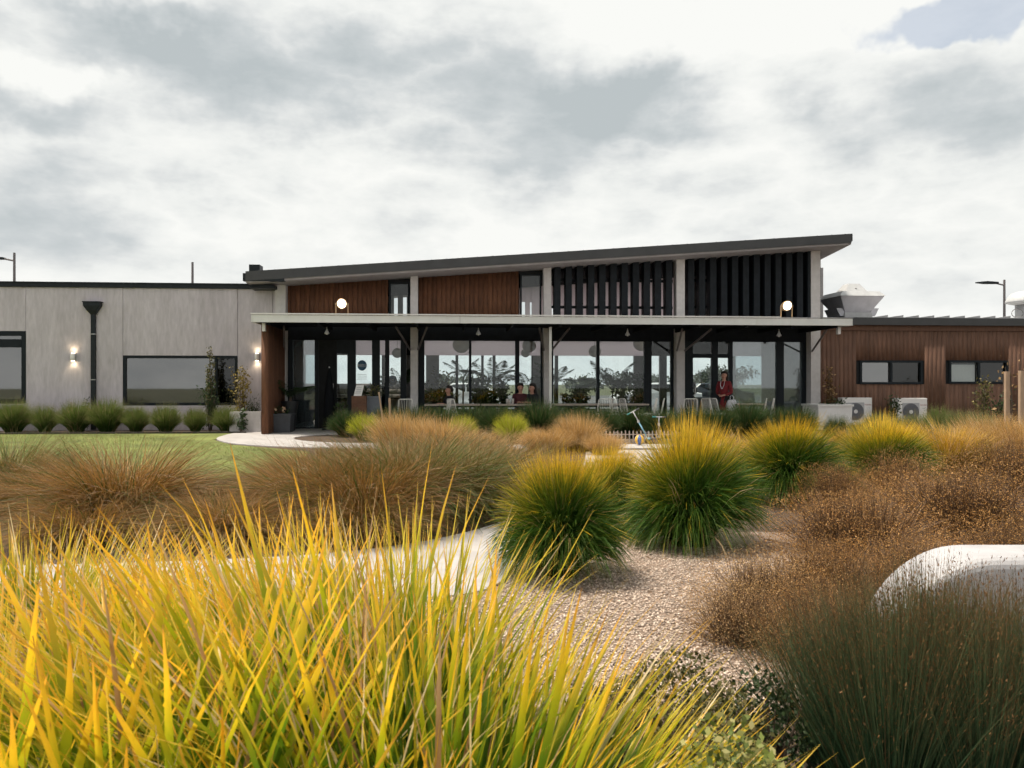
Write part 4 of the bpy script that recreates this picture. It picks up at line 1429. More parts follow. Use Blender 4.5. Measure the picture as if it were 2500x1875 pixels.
    for rad, z, y0 in ((.02, .125, .01), (.07, .11, .012), (.100, .07, .018), (.108, .02, .028), (.100, -.04, .045)) + \
            (((.105, -.14, .06), (.110, -.26, .07), (.085, -.36, .075)) if long_hair else ((.075, -.08, .055),)):
        ring = []
        for k in range(n):
            a = 2 * math.pi * k / n
            x, y = rad * math.cos(a), rad * math.sin(a)
            if z < .06 and y < -.01:
                y = max(y, -.02) if z < .03 else max(y, -.06)
            ring.append((x, ly + y0 + y, hz + z))
        rings.append(ring)
    b.rings(rings)
    b.build('hair', hair, r, True)
    return r


vp = 1.9
woman = person('woman in a dark red top with long dark hair standing on the veranda', loc(U(1768, vp), vp, .018), YAW - .75, top='cloth_red', bottom='cloth_black',
               long_hair=True, h=1.0, skirt=True, arm='fold')
b = B()
b.tube([(-.06, -.10, 1.40), (-.055, -.150, 1.28), (-.02, -.158, 1.20), (.0, -.16, 1.18), (.02, -.158, 1.20), (.055, -.150, 1.28), (.06, -.10, 1.40)], .010, 6)
b.build('scarf', 'cloth_white', woman, True)
bag = thing('carry_bag', 'white carrier bag held in front of the woman in red', 'bag', loc(U(1787, vp - .32), vp - .32, .55), YAW)
B().rings([[(x * .15, y * .07, 0) for x, y in ((-1, -1), (1, -1), (1, 1), (-1, 1))], [(x * .16, y * .09, .16) for x, y in ((-1, -1), (1, -1), (1, 1), (-1, 1))],
           [(x * .10, y * .04, .33) for x, y in ((-1, -1), (1, -1), (1, 1), (-1, 1))]]).build('bag_body', 'cloth_white', bag, True)
B().tube([(-.06, 0, .32), (-.05, 0, .42), (0, 0, .46), (.05, 0, .42), (.06, 0, .32)], .008, 6).build('handle', 'cloth_white', bag)

person('man in a dark maroon top seated at the table, facing the garden', loc(U(1268, 2.15), 2.15, .018), YAW + .15, 'sit', 'cloth_maroon', 'cloth_black',
       'hair_dark', False, 1.06, .10, arm='table')
person('person in a black jacket with dark hair leaning towards the man in maroon', loc(U(1308, 2.0), 2.0, .018), YAW - .9, 'sit', 'cloth_black', 'cloth_black',
       'hair_dark', True, 1.05, .14, arm='table')
person('person in a black hoodie seated sideways at the left veranda table', loc(U(1103, 2.1), 2.1, .018), YAW - 1.1, 'sit', 'cloth_black', 'cloth_black',
       'hair_dark', False, 1.0, .10, arm='table')
person('person in dark clothes standing behind the glass beside the doors', loc(U(1682, 4.0), 4.0, .02), YAW - .5, 'stand', 'cloth_black', 'cloth_black',
       'hair_dark', False, .98, .05, arm='fold')


def stool(px, v, rz, label):
    r = thing('stool', label, 'stool', loc(U(px, v), v, .018), YAW + rz, 'dark stools at the veranda tables')
    B().box(-.18, .18, -.18, .18, .38, .42).build('seat', 'black_metal', r)
    for sx in (-1, 1):
        for sy in (-1, 1):
            B().box(sx * .15 - .015, sx * .15 + .015, sy * .15 - .015, sy * .15 + .015, 0, .379).build('leg', 'black_metal', r)


stool(1268, 2.2, .1, 'dark stool under the man in maroon')
stool(1309, 2.05, .2, 'dark stool under the person in the black jacket')
stool(1104, 2.15, .1, 'dark stool under the person in the black hoodie')


# ------------------------------------------------------------------ pots, boxes, signs by the door
def pot(name, label, px, v, w_px, top_py, mat, taper=.8, square=True, cat='plant pot', lip=True):
    u = U(px, v); s = U(px + 1, v) - U(px, v)
    W = w_px * s / 2
    H = Z(top_py, v, px)
    r = thing(name, label, cat, loc(u, v, .018), YAW)
    n = 4 if square else 20
    ring = lambda w, z: [(w * (math.cos(2 * math.pi * (k + .5) / n)) * (1.414 if square else 1), w * math.sin(2 * math.pi * (k + .5) / n) * (1.414 if square else 1), z) for k in range(n)]
    B().rings([ring(W * taper, 0), ring(W, H - .018), ring(W * 1.0, H - .018)]).build('pot_body', mat, r)
    if lip:
        B().rings([ring(W * 1.05, H - .07), ring(W * 1.06, H - .012), ring(W * .9, H - .010), ring(W * .88, H - .04)]).build('rim', mat, r)
    B().rings([ring(W * .87, H - .05), ring(W * .87, H - .03)]).build('soil', 'mulch', r)
    return r, W, H


def put_mesh(name, s, mat, parent, kind=None):
    return link(name, np_mesh(name, s[0], s[1], mat, s[2]), parent, kind=kind)


def frond_mesh(L, nleaf=26, droop=1.2, leaf=.30, w=.03, rng=RNG, mat='leaf_palm'):
    """one palm frond arching along +x from the origin"""
    t = np.linspace(0, 1, 12)
    th = .35 + droop * t
    x = np.concatenate([[0], np.cumsum(np.sin(th[:-1]) * L / 11)]); z = np.concatenate([[0], np.cumsum(np.cos(th[:-1]) * L / 11)])
    b = B().tube([(x[i], 0, z[i]) for i in range(12)], list(np.linspace(.010, .003, 12)), 5)
    V0, F0 = np.array(b.v), [f for f in b.f if len(f) == 4]
    F0 = np.array(F0)
    ts = np.repeat(np.linspace(.18, .99, nleaf), 2)
    sgn = np.tile([-1, 1], nleaf)
    C = np.stack([np.interp(ts, t, x), np.zeros(len(ts)), np.interp(ts, t, z)], -1)
    tx, tz = np.gradient(x), np.gradient(z)
    d = np.stack([np.interp(ts, t, tx) * 11 / L, sgn * 1.0, np.interp(ts, t, tz) * 11 / L - .35], -1)
    d += rng.normal(0, .08, d.shape)
    d /= np.linalg.norm(d, axis=1)[:, None]
    l = leaf * np.sin(np.pi * np.clip(ts * .85 + .12, 0, 1)) ** .7
    wv = np.stack([np.ones(len(ts)), np.zeros(len(ts)), np.full(len(ts), .6)], -1) * (w * .5)
    V1 = np.stack([C, C + d * (l * .5)[:, None] - wv, C + d * l[:, None] + np.array([0, 0, -1]) * (l * .18)[:, None], C + d * (l * .5)[:, None] + wv], 1).reshape(-1, 3)
    F1 = np.arange(len(V1)).reshape(-1, 4) + len(V0)
    r = np.concatenate([np.full(len(V0), .5), np.repeat(rng.random(len(ts)), 4)])
    return np_mesh('frond', np.concatenate([V0, V1]), np.concatenate([F0, F1]), mat, {'r': r, 't': r})


FROND = [frond_mesh(1.0), frond_mesh(1.0, 22, .8, .26), frond_mesh(1.0, 30, 1.7, .24)]


def palm(px, v, top_py, label, nf=9, stem=.3, base_z=.02, with_pot=True, group=None, spread=1.0):
    u = U(px, v)
    H = Z(top_py, v, px) - base_z
    r = thing('potted_palm' if with_pot else 'palm', label, 'palm', loc(u, v, base_z), YAW + RNG.uniform(0, 6), group)
    ph = .42 if with_pot else 0
    if with_pot:
        B().lathe([(.15, 0), (.20, ph - .02), (.22, ph), (.18, ph), (.17, ph - .06), (.001, ph - .06)], (0, 0, 0), 18).build('pot', 'pot_grey', r, True)
    sh = max(.05, (H - ph) * stem)
    B().tube([(0, 0, ph - .05), (.02, .01, ph + sh)], [.035, .025], 8).build('stem', 'bark', r)
    L = (H - ph - sh) * 1.25
    for k in range(nf):
        o = link('frond', FROND[k % 3], r)
        o.location = (.02, .01, ph + sh - .04)
        q = L * RNG.uniform(.8, 1.1)
        o.scale = (q * spread, q * spread, q)
        o.rotation_euler = (RNG.uniform(-.2, .2), RNG.uniform(-.25, .45), 2 * math.pi * k / nf + RNG.uniform(-.3, .3))
    return r


def leafy(px, v, top_py, label, w=.35, n=260, size=.14, mat='leaf_dark', base_z=.02, pot_h=.4, name='potted_plant', cat='potted plant', group=None,
          stems=6, pot_mat='pot_grey', asp=.5, skirt=.15, world=None, H=None):
    if world is None:
        u = U(px, v)
        H = Z(top_py, v, px) - base_z
        at, rz = loc(u, v, base_z), YAW
    else:
        at, rz = world, 0
    r = thing(name, label, cat, at, rz, group)
    if pot_h > .03:
        B().lathe([(.14, 0), (.18, pot_h - .03), (.20, pot_h), (.165, pot_h), (.155, pot_h - .06), (.001, pot_h - .06)], (0, 0, 0), 18).build('pot', pot_mat, r, True)
    hh = H - pot_h
    b = B()
    ends = []
    for k in range(stems):
        a = RNG.uniform(0, 6.28); q = RNG.uniform(.2, .8) * w
        p1 = (math.cos(a) * q, math.sin(a) * q, pot_h + hh * RNG.uniform(.55, .92))
        b.tube([(math.cos(a) * .02, math.sin(a) * .02, max(0, pot_h - .06)), (p1[0] * .45, p1[1] * .45, pot_h + (p1[2] - pot_h) * .5), p1], [.012, .009, .004], 5)
        ends.append(p1)
    b.build('stems', 'bark', r)
    E = np.array(ends)
    pick = RNG.integers(0, len(E), n); f = RNG.uniform(skirt, 1.05, n)
    C = E[pick] * np.stack([f, f, np.ones(n)], -1)
    C[:, 2] = pot_h + (E[pick, 2] - pot_h) * f
    C += RNG.normal(0, w * .22, (n, 3)) * np.array([1, 1, .7])
    C[:, 2] = np.clip(C[:, 2], max(pot_h - .05, .02), None)
    put_mesh('leaves', leaves(C, size, asp=asp, up=.2), mat, r)
    return r


# by the door
r, W, H = pot('planter_pot', 'grey square planter with orange flowers left of the door', 688, 1.25, 54, 1010, 'pot_grey', .9)
C = inside(70, W * .8, W * .8, .12, zlift=.6) + np.array([0, 0, H - .03])
put_mesh('leaves', leaves(C, .09, up=.4), 'leaf_dark', r)
for k in range(9):
    put_mesh('flower', leaves(np.tile(np.array([RNG.uniform(-.2, .15), -.12 + RNG.uniform(-.1, .1), H + RNG.uniform(.04, .16)]), (6, 1)), .06, asp=.8, up=.3), 'leaf_flower', r)
r, W, H = pot('planter_pot', 'tall black planter with a palm left of the door', 708, 1.9, 40, 980, 'pot_black', .62, False)
B().tube([(0, 0, H - .06), (.02, .01, H + .12)], [.05, .03], 8).build('stem', 'bark', r)
for k in range(10):
    o = link('frond', FROND[k % 3], r)
    q = RNG.uniform(.62, .9)
    o.location = (.01, 0, H + .06); o.scale = (q, q, q)
    o.rotation_euler = (RNG.uniform(-.2, .2), RNG.uniform(-.2, .4), k * .63 + RNG.uniform(-.2, .2))
leafy(672, 1.8, 925, 'thin brownish shrub against the timber end wall by the door', .22, 160, .10, 'leaf_olive', .018, .0, 'doorway_shrub', 'shrub', stems=7, asp=.2)


def umbrella():
    v = 2.2
    u = U(804, v); zt = Z(896, v, 804)
    r = thing('closed_umbrella', 'closed black parasol standing by the open door', 'umbrella', loc(u, v, .018), YAW)
    n = 24
    rings = []
    for z, rad in ((.10, .10), (.18, .135), (.5, .14), (1.0, .115), (1.4, .075), (zt - .12, .035), (zt - .06, .02)):
        rings.append([(rad * (1 + .22 * (k % 3 == 0)) * math.cos(2 * math.pi * k / n), rad * (1 + .22 * (k % 3 == 0)) * math.sin(2 * math.pi * k / n), z) for k in range(n)])
    B().rings(rings).build('canopy', 'umbrella_cloth', r, True)
    B().tube([(0, 0, 0), (0, 0, zt - .05)], .02, 8).build('pole', 'dark_frame', r)
    B().lathe([(.016, zt - .058), (.020, zt - .03), (.012, zt)], (0, 0, 0), 10).build('finial', 'white_paint', r, True)
    B().lathe([(.22, 0), (.22, .05), (.05, .06)], (0, 0, 0), 20).build('base', 'dark_frame', r)


umbrella()


def menu_box():
    v = 1.3
    u = U(878, v); s = U(879, v) - U(878, v)
    H = Z(968, v, 878)
    W = 18 * s
    r = thing('rusty_planter', 'rust brown box planter near the door', 'planter box', loc(u, v, .018), YAW)
    for k in range(4):
        B().box(-W, W, -W * .8, W * .8, H * k / 4 + .003, H * (k + 1) / 4 - .003).build('side_board', 'rust_box', r)
    m = thing('menu_board', 'white menu board leaning on the rust brown box planter', 'menu board', loc(u - .03, v - .1, H + .018), YAW)
    B().rings([[(-.12, -.02, 0), (.09, -.02, 0), (.09, 0, 0), (-.12, 0, 0)], [(-.06, .10, .30), (.15, .10, .30), (.15, .12, .30), (-.06, .12, .30)]]).build('board', 'white_paint', m)
    for k in range(4):
        f = .25 + k * .16
        B().box(-.10 + .06 * f, .05 + .06 * f, -.027 + .12 * f, -.024 + .12 * f, .30 * f, .30 * f + .012).build('text_line', 'ink_grey', m)
    leafy(0, 0, 0, 'small leafy herb behind the menu board', .12, 90, .07, 'leaf_dark', 0, .0, 'herb', 'plant', world=loc(u + .12, v + .25, H + .0), H=.34, stems=5)
    r2, W2, H2 = pot('metal_planter', 'dark galvanised square planter beside the rust box', 913, 1.5, 34, 968, 'galv_dark', .96)
    C = inside(120, W2 * 1.0, W2, .2, zlift=.8) + np.array([0, 0, H2 - .04])
    put_mesh('leaves', leaves(C, .10, up=.6, asp=.25), 'leaf_olive', r2)
    # leafy dark shrub left of it, in the doorway bed
    leafy(835, .9, 962, 'dark leafy shrub in front of the open door', .25, 260, .10, 'leaf_dark', .0, .0, 'doorway_shrub', 'shrub', stems=9)


menu_box()


def stake(px, v, top_py, lean, label, w=.028, d=None, name='timber_stake'):
    if d is None:
        at = loc(U(px, v), v, -.03); H = Z(top_py, v, px) + .03; rz = YAW
    else:
        at = (gx(px, d), d, -.05); H = gz(top_py, d) + .05; rz = 0
    r = thing(name, label, 'stake', at, rz)
    B().loft([(-w, -w, 0), (w, -w, 0), (w, w, 0), (-w, w, 0)], [(-w + lean, -w, H), (w + lean, -w, H), (w + lean, w, H), (-w + lean, w, H)]).build('post', 'stake_wood', r)
    return r


stake(941, -1.4, 957, -.16, 'thin leaning timber stake, left of a pair in front of the glazing', .018)
stake(954, -1.2, 972, -.03, 'upright timber stake, right of a pair in front of the glazing', .026)


# ------------------------------------------------------------------ plants inside the hall
G = 'indoor plants behind the glass'
palm(1495, 4.6, 878, 'palm with spreading fronds behind the third glass bay', 11, .42, group=G, spread=1.15)
palm(978, 4.4, 880, 'palm fronds behind the glass near the poster', 9, .45, group=G)
palm(1210, 5.2, 868, 'tall arching palm behind the mullion of the second glass bay', 9, .45, group=G)
palm(1130, 5.6, 868, 'thin tall palm left of the second bay mullion', 6, .6, group=G)
palm(1355, 5.4, 880, 'palm behind the glass right beside the white post', 8, .5, group=G)
palm(1290, 5.6, 885, 'slim palm right of the second glass bay, behind the couple', 7, .5, group=G)
leafy(1168, 4.8, 908, 'dense dark leafy plant in the middle of the second glass bay', .35, 420, .17, group=G)
leafy(1232, 5.0, 905, 'bushy broad-leaved plant left of the seated couple', .38, 460, .15, group=G)
leafy(1075, 4.4, 890, 'light open bush at the left of the second glass bay', .38, 420, .12, 'leaf_olive', group=G)
leafy(1050, 3.6, 935, 'low dark plant at the left end of the second glass bay', .3, 300, .14, group=G)
leafy(1555, 4.8, 905, 'bushy broad-leaved plant at the right of the third glass bay', .42, 620, .14, group=G)
leafy(1522, 4.2, 930, 'round dark bush beside the third bay mullion', .34, 420, .13, group=G)
leafy(1420, 4.4, 935, 'low dark plant at the left of the third glass bay', .36, 380, .15, group=G)
leafy(1100, 4.0, 940, 'dark broad leaves behind the person in the black hoodie', .26, 220, .16, group=G)
leafy(1385, 4.0, 948, 'low pot plant behind the long veranda table', .26, 220, .14, group=G)
leafy(1195, 4.2, 940, 'dark plant low behind the couple table', .30, 300, .15, group=G)


def counter():
    u0, u1 = U(1700, 4.8), U(1790, 4.8)
    r = thing('service_counter', 'grey service counter inside behind the glass doors', 'counter', loc((u0 + u1) / 2, 4.8, .02), YAW)
    hw = (u1 - u0) / 2
    for k in range(3):
        B().box(-hw + 2 * hw * k / 3 + .004, -hw + 2 * hw * (k + 1) / 3 - .004, 0, .5, .08, .84).build('front_panel', 'back_wall', r)
    B().box(-hw - .03, hw + .03, -.03, .55, .842, .88).build('counter_top', 'galv', r)
    B().box(-hw + .05, hw - .05, .05, .5, 0, .078).build('plinth', 'dark_frame', r)


counter()


# ------------------------------------------------------------------ beyond the hall: wall, cars, trees
def garden_wall():
    r = thing('block_wall', 'low grey block wall seen through the far windows', 'wall', loc(U(790, 9.5), 9.5, -.04), YAW)
    boxes = []
    L_ = 7.0
    for c in range(7):
        x = -3 + (.2 if c % 2 else 0)
        while x < L_ - 3:
            boxes.append((x, x + .39, RNG.uniform(-.006, .006), .19, c * .2 + .004, c * .2 + .194)); x += .40
    link('blocks', np_boxes('blocks', boxes, 'brick_grey'), r, kind='stuff')
    B().box(-3, L_ - 2.8, .01, .18, 0, 1.39).build('mortar_core', 'pot_grey', r)


garden_wall()


def car(px, d, label, mat, rz=0.0):
    r = thing('parked_car', label, 'car', (gx(px, d), d, -.04), rz, 'cars parked behind the hall')
    prof = [(-2.15, .35), (-2.2, .62), (-2.05, .86), (-1.25, .95), (-.65, 1.42), (.75, 1.46), (1.55, 1.02), (2.15, .92), (2.2, .55), (2.1, .32)]
    b = B()
    rr = []
    for y, k in ((-.86, .96), (-.80, 1.0), (.80, 1.0), (.86, .96)):
        rr.append([(x * (1 if k == 1 else .985), y if z < 1.0 else y * .86, z * k if k < 1 else z) for x, z in prof])
    b.rings(rr)
    b.build('car_body', mat, r, False)
    for s in (-1, 1):
        for x0, x1, x2, x3 in ((-1.05, -.62, .02, .02), (.10, .10, .68, 1.22)):
            B().add([(x0, s * .80, .98), (x3, s * .80, .98), (x2, s * .752, 1.36), (x1, s * .752, 1.36)], [(0, 1, 2, 3)] if s < 0 else [(3, 2, 1, 0)]).build('side_window', 'pane_dark', r)
        for x in (-1.35, 1.35):
            w = B().rings([[(x + .32 * math.cos(a), y * s, .32 + .32 * math.sin(a)) for a in np.linspace(0, 2 * math.pi, 18, False)] for y in (.70, .885)]).build('wheel', 'rubber', r)
            B().rings([[(x + .19 * math.cos(a), y * s, .32 + .19 * math.sin(a)) for a in np.linspace(0, 2 * math.pi, 14, False)] for y in (.886, .895)]).build('rim', 'chrome', w)
        B().box(-2.19, -2.12, s * .62 - .14, s * .62 + .14, .64, .78).build('headlight', 'white_gloss', r)
    B().add([(-1.22, -.66, .965), (-.68, -.62, 1.40), (-.68, .62, 1.40), (-1.22, .66, .965)], [(0, 1, 2, 3)]).build('windscreen', 'pane_dark', r)


car(1600, 40, 'white car parked behind the hall, seen through the glass right of the third bay', 'car_white', .15)
car(1735, 43, 'dark car parked behind the hall, seen through the doors', 'car_dark', -.1)
car(1135, 42, 'white car parked behind the hall, half hidden by the palms', 'car_white', .05)


def far_tree(px, d, top_py, w, label, mat='leaf_far', lobes=7, name='gum_tree'):
    H = gz(top_py, d)
    r = thing(name, label, 'tree', (gx(px, d), d, -.06), 0, 'trees far behind the hall')
    b = B().tube([(0, 0, 0), (.1, 0, H * .35), (-.1, 0, H * .7)], [w * .045, w * .03, w * .015], 8)
    Cs = []
    for k in range(lobes):
        a = RNG.uniform(0, 6.28); q = RNG.uniform(.1, .8) * w / 2
        c = np.array([math.cos(a) * q, math.sin(a) * q, H * RNG.uniform(.5, .88)])
        b.tube([(0, 0, H * .35), tuple(c)], [w * .02, w * .006], 6)
        rad = w * RNG.uniform(.14, .24)
        Cs.append(inside(170, rad, rad, rad * .55, zlift=0, shell=.2) + c)
    b.build('trunk', 'bark', r)
    put_mesh('crown', leaves(np.concatenate(Cs), w * .055, asp=.5), mat, r)


far_tree(1712, 90, 905, 7, 'far gum tree seen through the left glass door')
far_tree(1738, 96, 915, 7, 'far gum tree between the glass doors')
far_tree(1775, 86, 898, 7, 'far gum tree seen left of the woman in red')
far_tree(1602, 88, 915, 5, 'far conifer-like tree seen right of the third bay')
far_tree(1405, 92, 925, 8, 'far tree low behind the palm of the third bay')
far_tree(1100, 95, 922, 9, 'far tree low behind the second glass bay')
far_tree(1560, 90, 912, 7, 'far tree behind the right end of the third bay')


# ------------------------------------------------------------------ right wing: air conditioners, planter
def aircon(px, top_py, label, v=2.2):
    u, z1 = UZ(px, top_py, v)
    s = U(px + 1, v) - U(px, v)
    W = 36 * s
    z0 = .10
    r = thing('air_conditioner', label, 'air conditioner', loc(u, v, 0), YAW, 'air conditioner units by the timber wing')
    b = B().box(-W, W, 0, .32, z0, z1)
    o = b.build('casing', 'white_paint', r)
    m = o.modifiers.new('bev', 'BEVEL'); m.width = .012; m.segments = 2
    fx, fz, fr = -W * .12, z1 - .42, .26
    n = 24
    sq = []
    B().rings([[(fx - .275, -.004, fz - .275), (fx + .275, -.004, fz - .275), (fx + .275, -.004, fz + .275), (fx - .275, -.004, fz + .275)],
               [(fx - .275, -.001, fz - .275), (fx + .275, -.001, fz - .275), (fx + .275, -.001, fz + .275), (fx - .275, -.001, fz + .275)]]).build('grille_panel', 'galv', r)
    B().rings([[(fx + fr * math.cos(2 * math.pi * k / n), y, fz + fr * math.sin(2 * math.pi * k / n)) for k in range(n)] for y in (-.005, -.010)]).build('fan_opening', 'galv_dark', r)
    b = B()
    for rad in (.10, .15, .20, .245):
        b.tube([(fx + rad * math.cos(a), -.016, fz + rad * math.sin(a)) for a in np.linspace(0, 2 * math.pi, 25)], .004, 4)
    for k in range(12):
        a = k * math.pi / 6
        b.tube([(fx + .05 * math.cos(a), -.016, fz + .05 * math.sin(a)), (fx + .25 * math.cos(a), -.016, fz + .25 * math.sin(a))], .003, 4)
    b.build('fan_guard', 'pole_grey', r)
    B().rings([[(fx + .06 * math.cos(2 * math.pi * k / 16), y, fz + .06 * math.sin(2 * math.pi * k / 16)) for k in range(16)] for y in (-.012, -.024)]).build('fan_hub', 'white_paint', r)
    text_obj('lettering', 'TOSHIBA', .055, 'ink_red', r, (W * .73, -.003, z1 - .215))
    text_obj('lettering', 'inverter', .030, 'ink_grey', r, (W * .76, -.003, z1 - .31))
    for sx in (-1, 1):
        B().box(sx * W * .7 - .03, sx * W * .7 + .03, .02, .30, 0, z0 - .001).build('foot', 'pole_grey', r)


aircon(2093, 971, 'white air conditioner unit next to the white planter')
aircon(2228, 972, 'white air conditioner unit below the middle window of the timber wing')
r, W, H = pot('white_planter', 'white planter box at the right end of the veranda', 2019, 1.5, 82, 987, 'white_paint', .94)
C = inside(60, W * .7, W * .5, .12, zlift=.4) + np.array([.25, 0, H])
put_mesh('leaves', leaves(C, .10, up=-.3), 'leaf_dark', r)
leafy(2026, 1.9, 880, 'rusty leaved young shrub rising behind the white planter', .26, 620, .085, 'leaf_rust', .0, .0, 'young_shrub', 'shrub', stems=8, asp=.55)
leafy(2176, 1.7, 952, 'dark leafy shrub between the two air conditioners', .22, 380, .085, 'leaf_dark', .0, .0, 'young_shrub', 'shrub', stems=8)
leafy(2395, 1.2, 908, 'dark leafy shrub in front of the right-hand window', .36, 560, .09, 'leaf_olive', .0, .0, 'young_shrub', 'shrub', stems=10)
leafy(2440, .8, 948, 'leafy shrub between the window and the tree stakes', .36, 560, .09, 'leaf_dark', .0, .0, 'young_shrub', 'shrub', stems=10)
# left wing shrubs
leafy(515, 2.2, 836, 'tall narrow evergreen shrub in front of the long window', .16, 1200, .075, 'leaf_olive', .0, .0, 'narrow_shrub', 'shrub', stems=9, asp=.4)
leafy(512, 2.0, 925, 'dark low shrub at the foot of the tall narrow evergreen', .34, 800, .075, 'leaf_dark', .0, .0, 'low_shrub', 'shrub', stems=9)
leafy(585, 2.1, 885, 'yellow leaved shrub at the right end of the long window', .36, 640, .085, 'leaf_yellow', .0, .0, 'yellow_shrub', 'shrub', stems=10, asp=.6)
leafy(612, 1.9, 960, 'dark feathery plant in the low planter by the end wall', .26, 700, .10, 'leaf_dark', .0, .0, 'feathery_plant', 'plant', stems=12, asp=.15)
leafy(205, 2.4, 968, 'dark creeper bush at the foot of the downpipe', .22, 240, .07, 'leaf_dark', .0, .0, 'creeper', 'shrub', stems=7)
leafy(588, 1.3, 1000, 'broad-leaved dark plant spilling over the low planter', .22, 70, .15, 'leaf_dark', .0, .0, 'spilling_plant', 'plant', stems=6)
u0, u1 = U(560, 1.5), U(637, 1.5)
pl = thing('low_planter', 'low pale concrete planter wall beside the timber end wall', 'planter', loc((u0 + u1) / 2, 1.5, 0), YAW)
hw = (u1 - u0) / 2; hz = Z(1005, 1.5, 600)
B().box(-hw, hw, 0, .10, 0, hz).build('front_wall', 'column_concrete', pl)
B().box(-hw, -hw + .10, .102, 1.1, 0, hz).build('side_wall', 'column_concrete', pl)
B().box(-hw + .101, hw, .103, 1.1, 0, hz - .06).build('soil', 'mulch', pl)
# timber edging of the lawn
b = B().box(U(-300, 1.0), U(600, 1.0), 1.0, 1.05, -.04, .05).build('lawn_edging', 'timber_edge')
b.location = ORIGIN; b.rotation_euler = (0, 0, YAW)
tag(b, 'dark timber edging board between the lawn and the grass tufts', 'edging')


# ------------------------------------------------------------------ scooters, ball, picket edging
def scooter(px, d, label, rz, lean, mat, h=.78, bar=.20):
    r = thing('kick_scooter', label, 'scooter', (gx(px, d), d, .016), rz, 'kick scooters on the path')
    f = (math.sin(lean), 0, math.cos(lean))
    base = Vector((0, 0, .16))
    top = base + Vector(f) * h
    B().tube([base, base + Vector(f) * h * .6], .017, 10).build('lower_stem', mat, r, True)
    B().tube([base + Vector(f) * h * .6, top], .013, 10).build('upper_stem', 'white_gloss', r, True)
    B().lathe([(.026, -.03), (.026, .03)], tuple(base + Vector(f) * h * .6), 10).build('clamp', 'white_gloss', r)
    side = Vector((math.cos(lean), 0, -math.sin(lean)))
    for s in (-1, 1):
        B().tube([top, top + side * s * bar * .45], .012, 8).build('handlebar', 'white_gloss', r)
        B().tube([top + side * s * bar * .45, top + side * s * bar], .017, 8).build('grip', 'grip_teal' if s < 0 else 'pot_grey', r)
    B().box(-.055, .055, .06, .58, .075, .095).build('deck', mat, r)
    B().tube([base, (0, .08, .09)], .016, 8).build('neck', 'chrome', r)
    for y in (-.02, .63):
        b = B().rings([[(x, y + .055 * math.cos(a), .055 + .055 * math.sin(a)) for a in np.linspace(0, 2 * math.pi, 16, False)] for x in (-.014, .014)])
        b.build('wheel', 'rubber', r)
    B().tube([(0, -.02, .06), base], .014, 8).build('fork', 'chrome', r)


scooter(1578, 17.6, 'blue and white kick scooter leaning behind the ball', -.3, -.50, 'scooter_blue', .62, .15)
scooter(1608, 17.8, 'small kick scooter with white handlebar right of the ball', .35, .02, 'pole_grey', .42, .17)


def ball():
    d = 17.2
    R = 12.2 / F_PX * d
    r = thing('ball', 'yellow and blue striped ball lying on the path', 'ball', (gx(1561, d), d, .016 + R), .25)
    n, m = 32, 16
    for k in range(8):
        b = B()
        vs, fs = [], []
        for i in range(5):
            a = 2 * math.pi * (k * 4 + i) / n
            for j_ in range(m + 1):
                p = math.pi * j_ / m
                vs.append((R * math.sin(p) * math.cos(a), R * math.sin(p) * math.sin(a), R * math.cos(p)))
        for i in range(4):
            for j_ in range(m):
                q = i * (m + 1) + j_
                fs.append((q, q + 1, q + m + 2, q + m + 1))
        b.add(vs, fs)
        b.build('panel', 'ball_blue' if k % 2 else 'ball_yellow', r, True)


ball()


def picket_fence():
    d = 18.1
    x0, x1 = gx(1480, d), gx(1650, d)
    r = thing('picket_edging', 'low row of pale pointed pickets behind the ball', 'picket fence', ((x0 + x1) / 2, d, -.02))
    n = 19
    hw = (x1 - x0) / 2
    for k in range(n):
        x = -hw + 2 * hw * k / (n - 1)
        h = .26 + RNG.uniform(-.012, .012)
        b = B().rings([[(x - .014, 0, 0), (x + .014, 0, 0), (x + .014, .018, 0), (x - .014, .018, 0)], [(x - .014, 0, h), (x + .014, 0, h), (x + .014, .018, h), (x - .014, .018, h)],
                       [(x - .003, 0, h + .03), (x + .003, 0, h + .03), (x + .003, .018, h + .03), (x - .003, .018, h + .03)]])
        b.build('picket', 'picket_paint', r)
    for z in (.07, .19):
        B().box(-hw - .03, hw + .03, .020, .032, z, z + .022).build('rail', 'picket_paint', r)


picket_fence()


# ------------------------------------------------------------------ white rounded bench behind the rushes
def bench():
    d0, d1 = 3.45, 3.78
    zt = gz(1325, d1) + .03
    xr = gx(2900, d0)
    xl = gx(2150, d0)
    rx, rz_ = .52, zt
    r = thing('white_bench', 'smooth white bench with rounded end behind the rushes at right', 'bench', (xl, d0, -.03))
    prof = [(0, 0)] + [(rx - rx * math.cos(a), (zt - .62 * zt) * 0 + zt * math.sin(a)) for a in np.linspace(.12, math.pi / 2, 18)] + [(xr - xl, zt), (xr - xl, 0)]
    b = B().loft([(x, 0, z) for x, z in prof], [(x, d1 - d0, z) for x, z in prof])
    o = b.build('seat_body', 'white_gloss', r)
    m = o.modifiers.new('bev', 'BEVEL'); m.width = .05; m.segments = 4; m.limit_method = 'ANGLE'; m.angle_limit = math.radians(50)
    B().box(.35, xr - xl, .03, d1 - d0 - .03, -.02, .03).build('plinth', 'pot_grey', r)


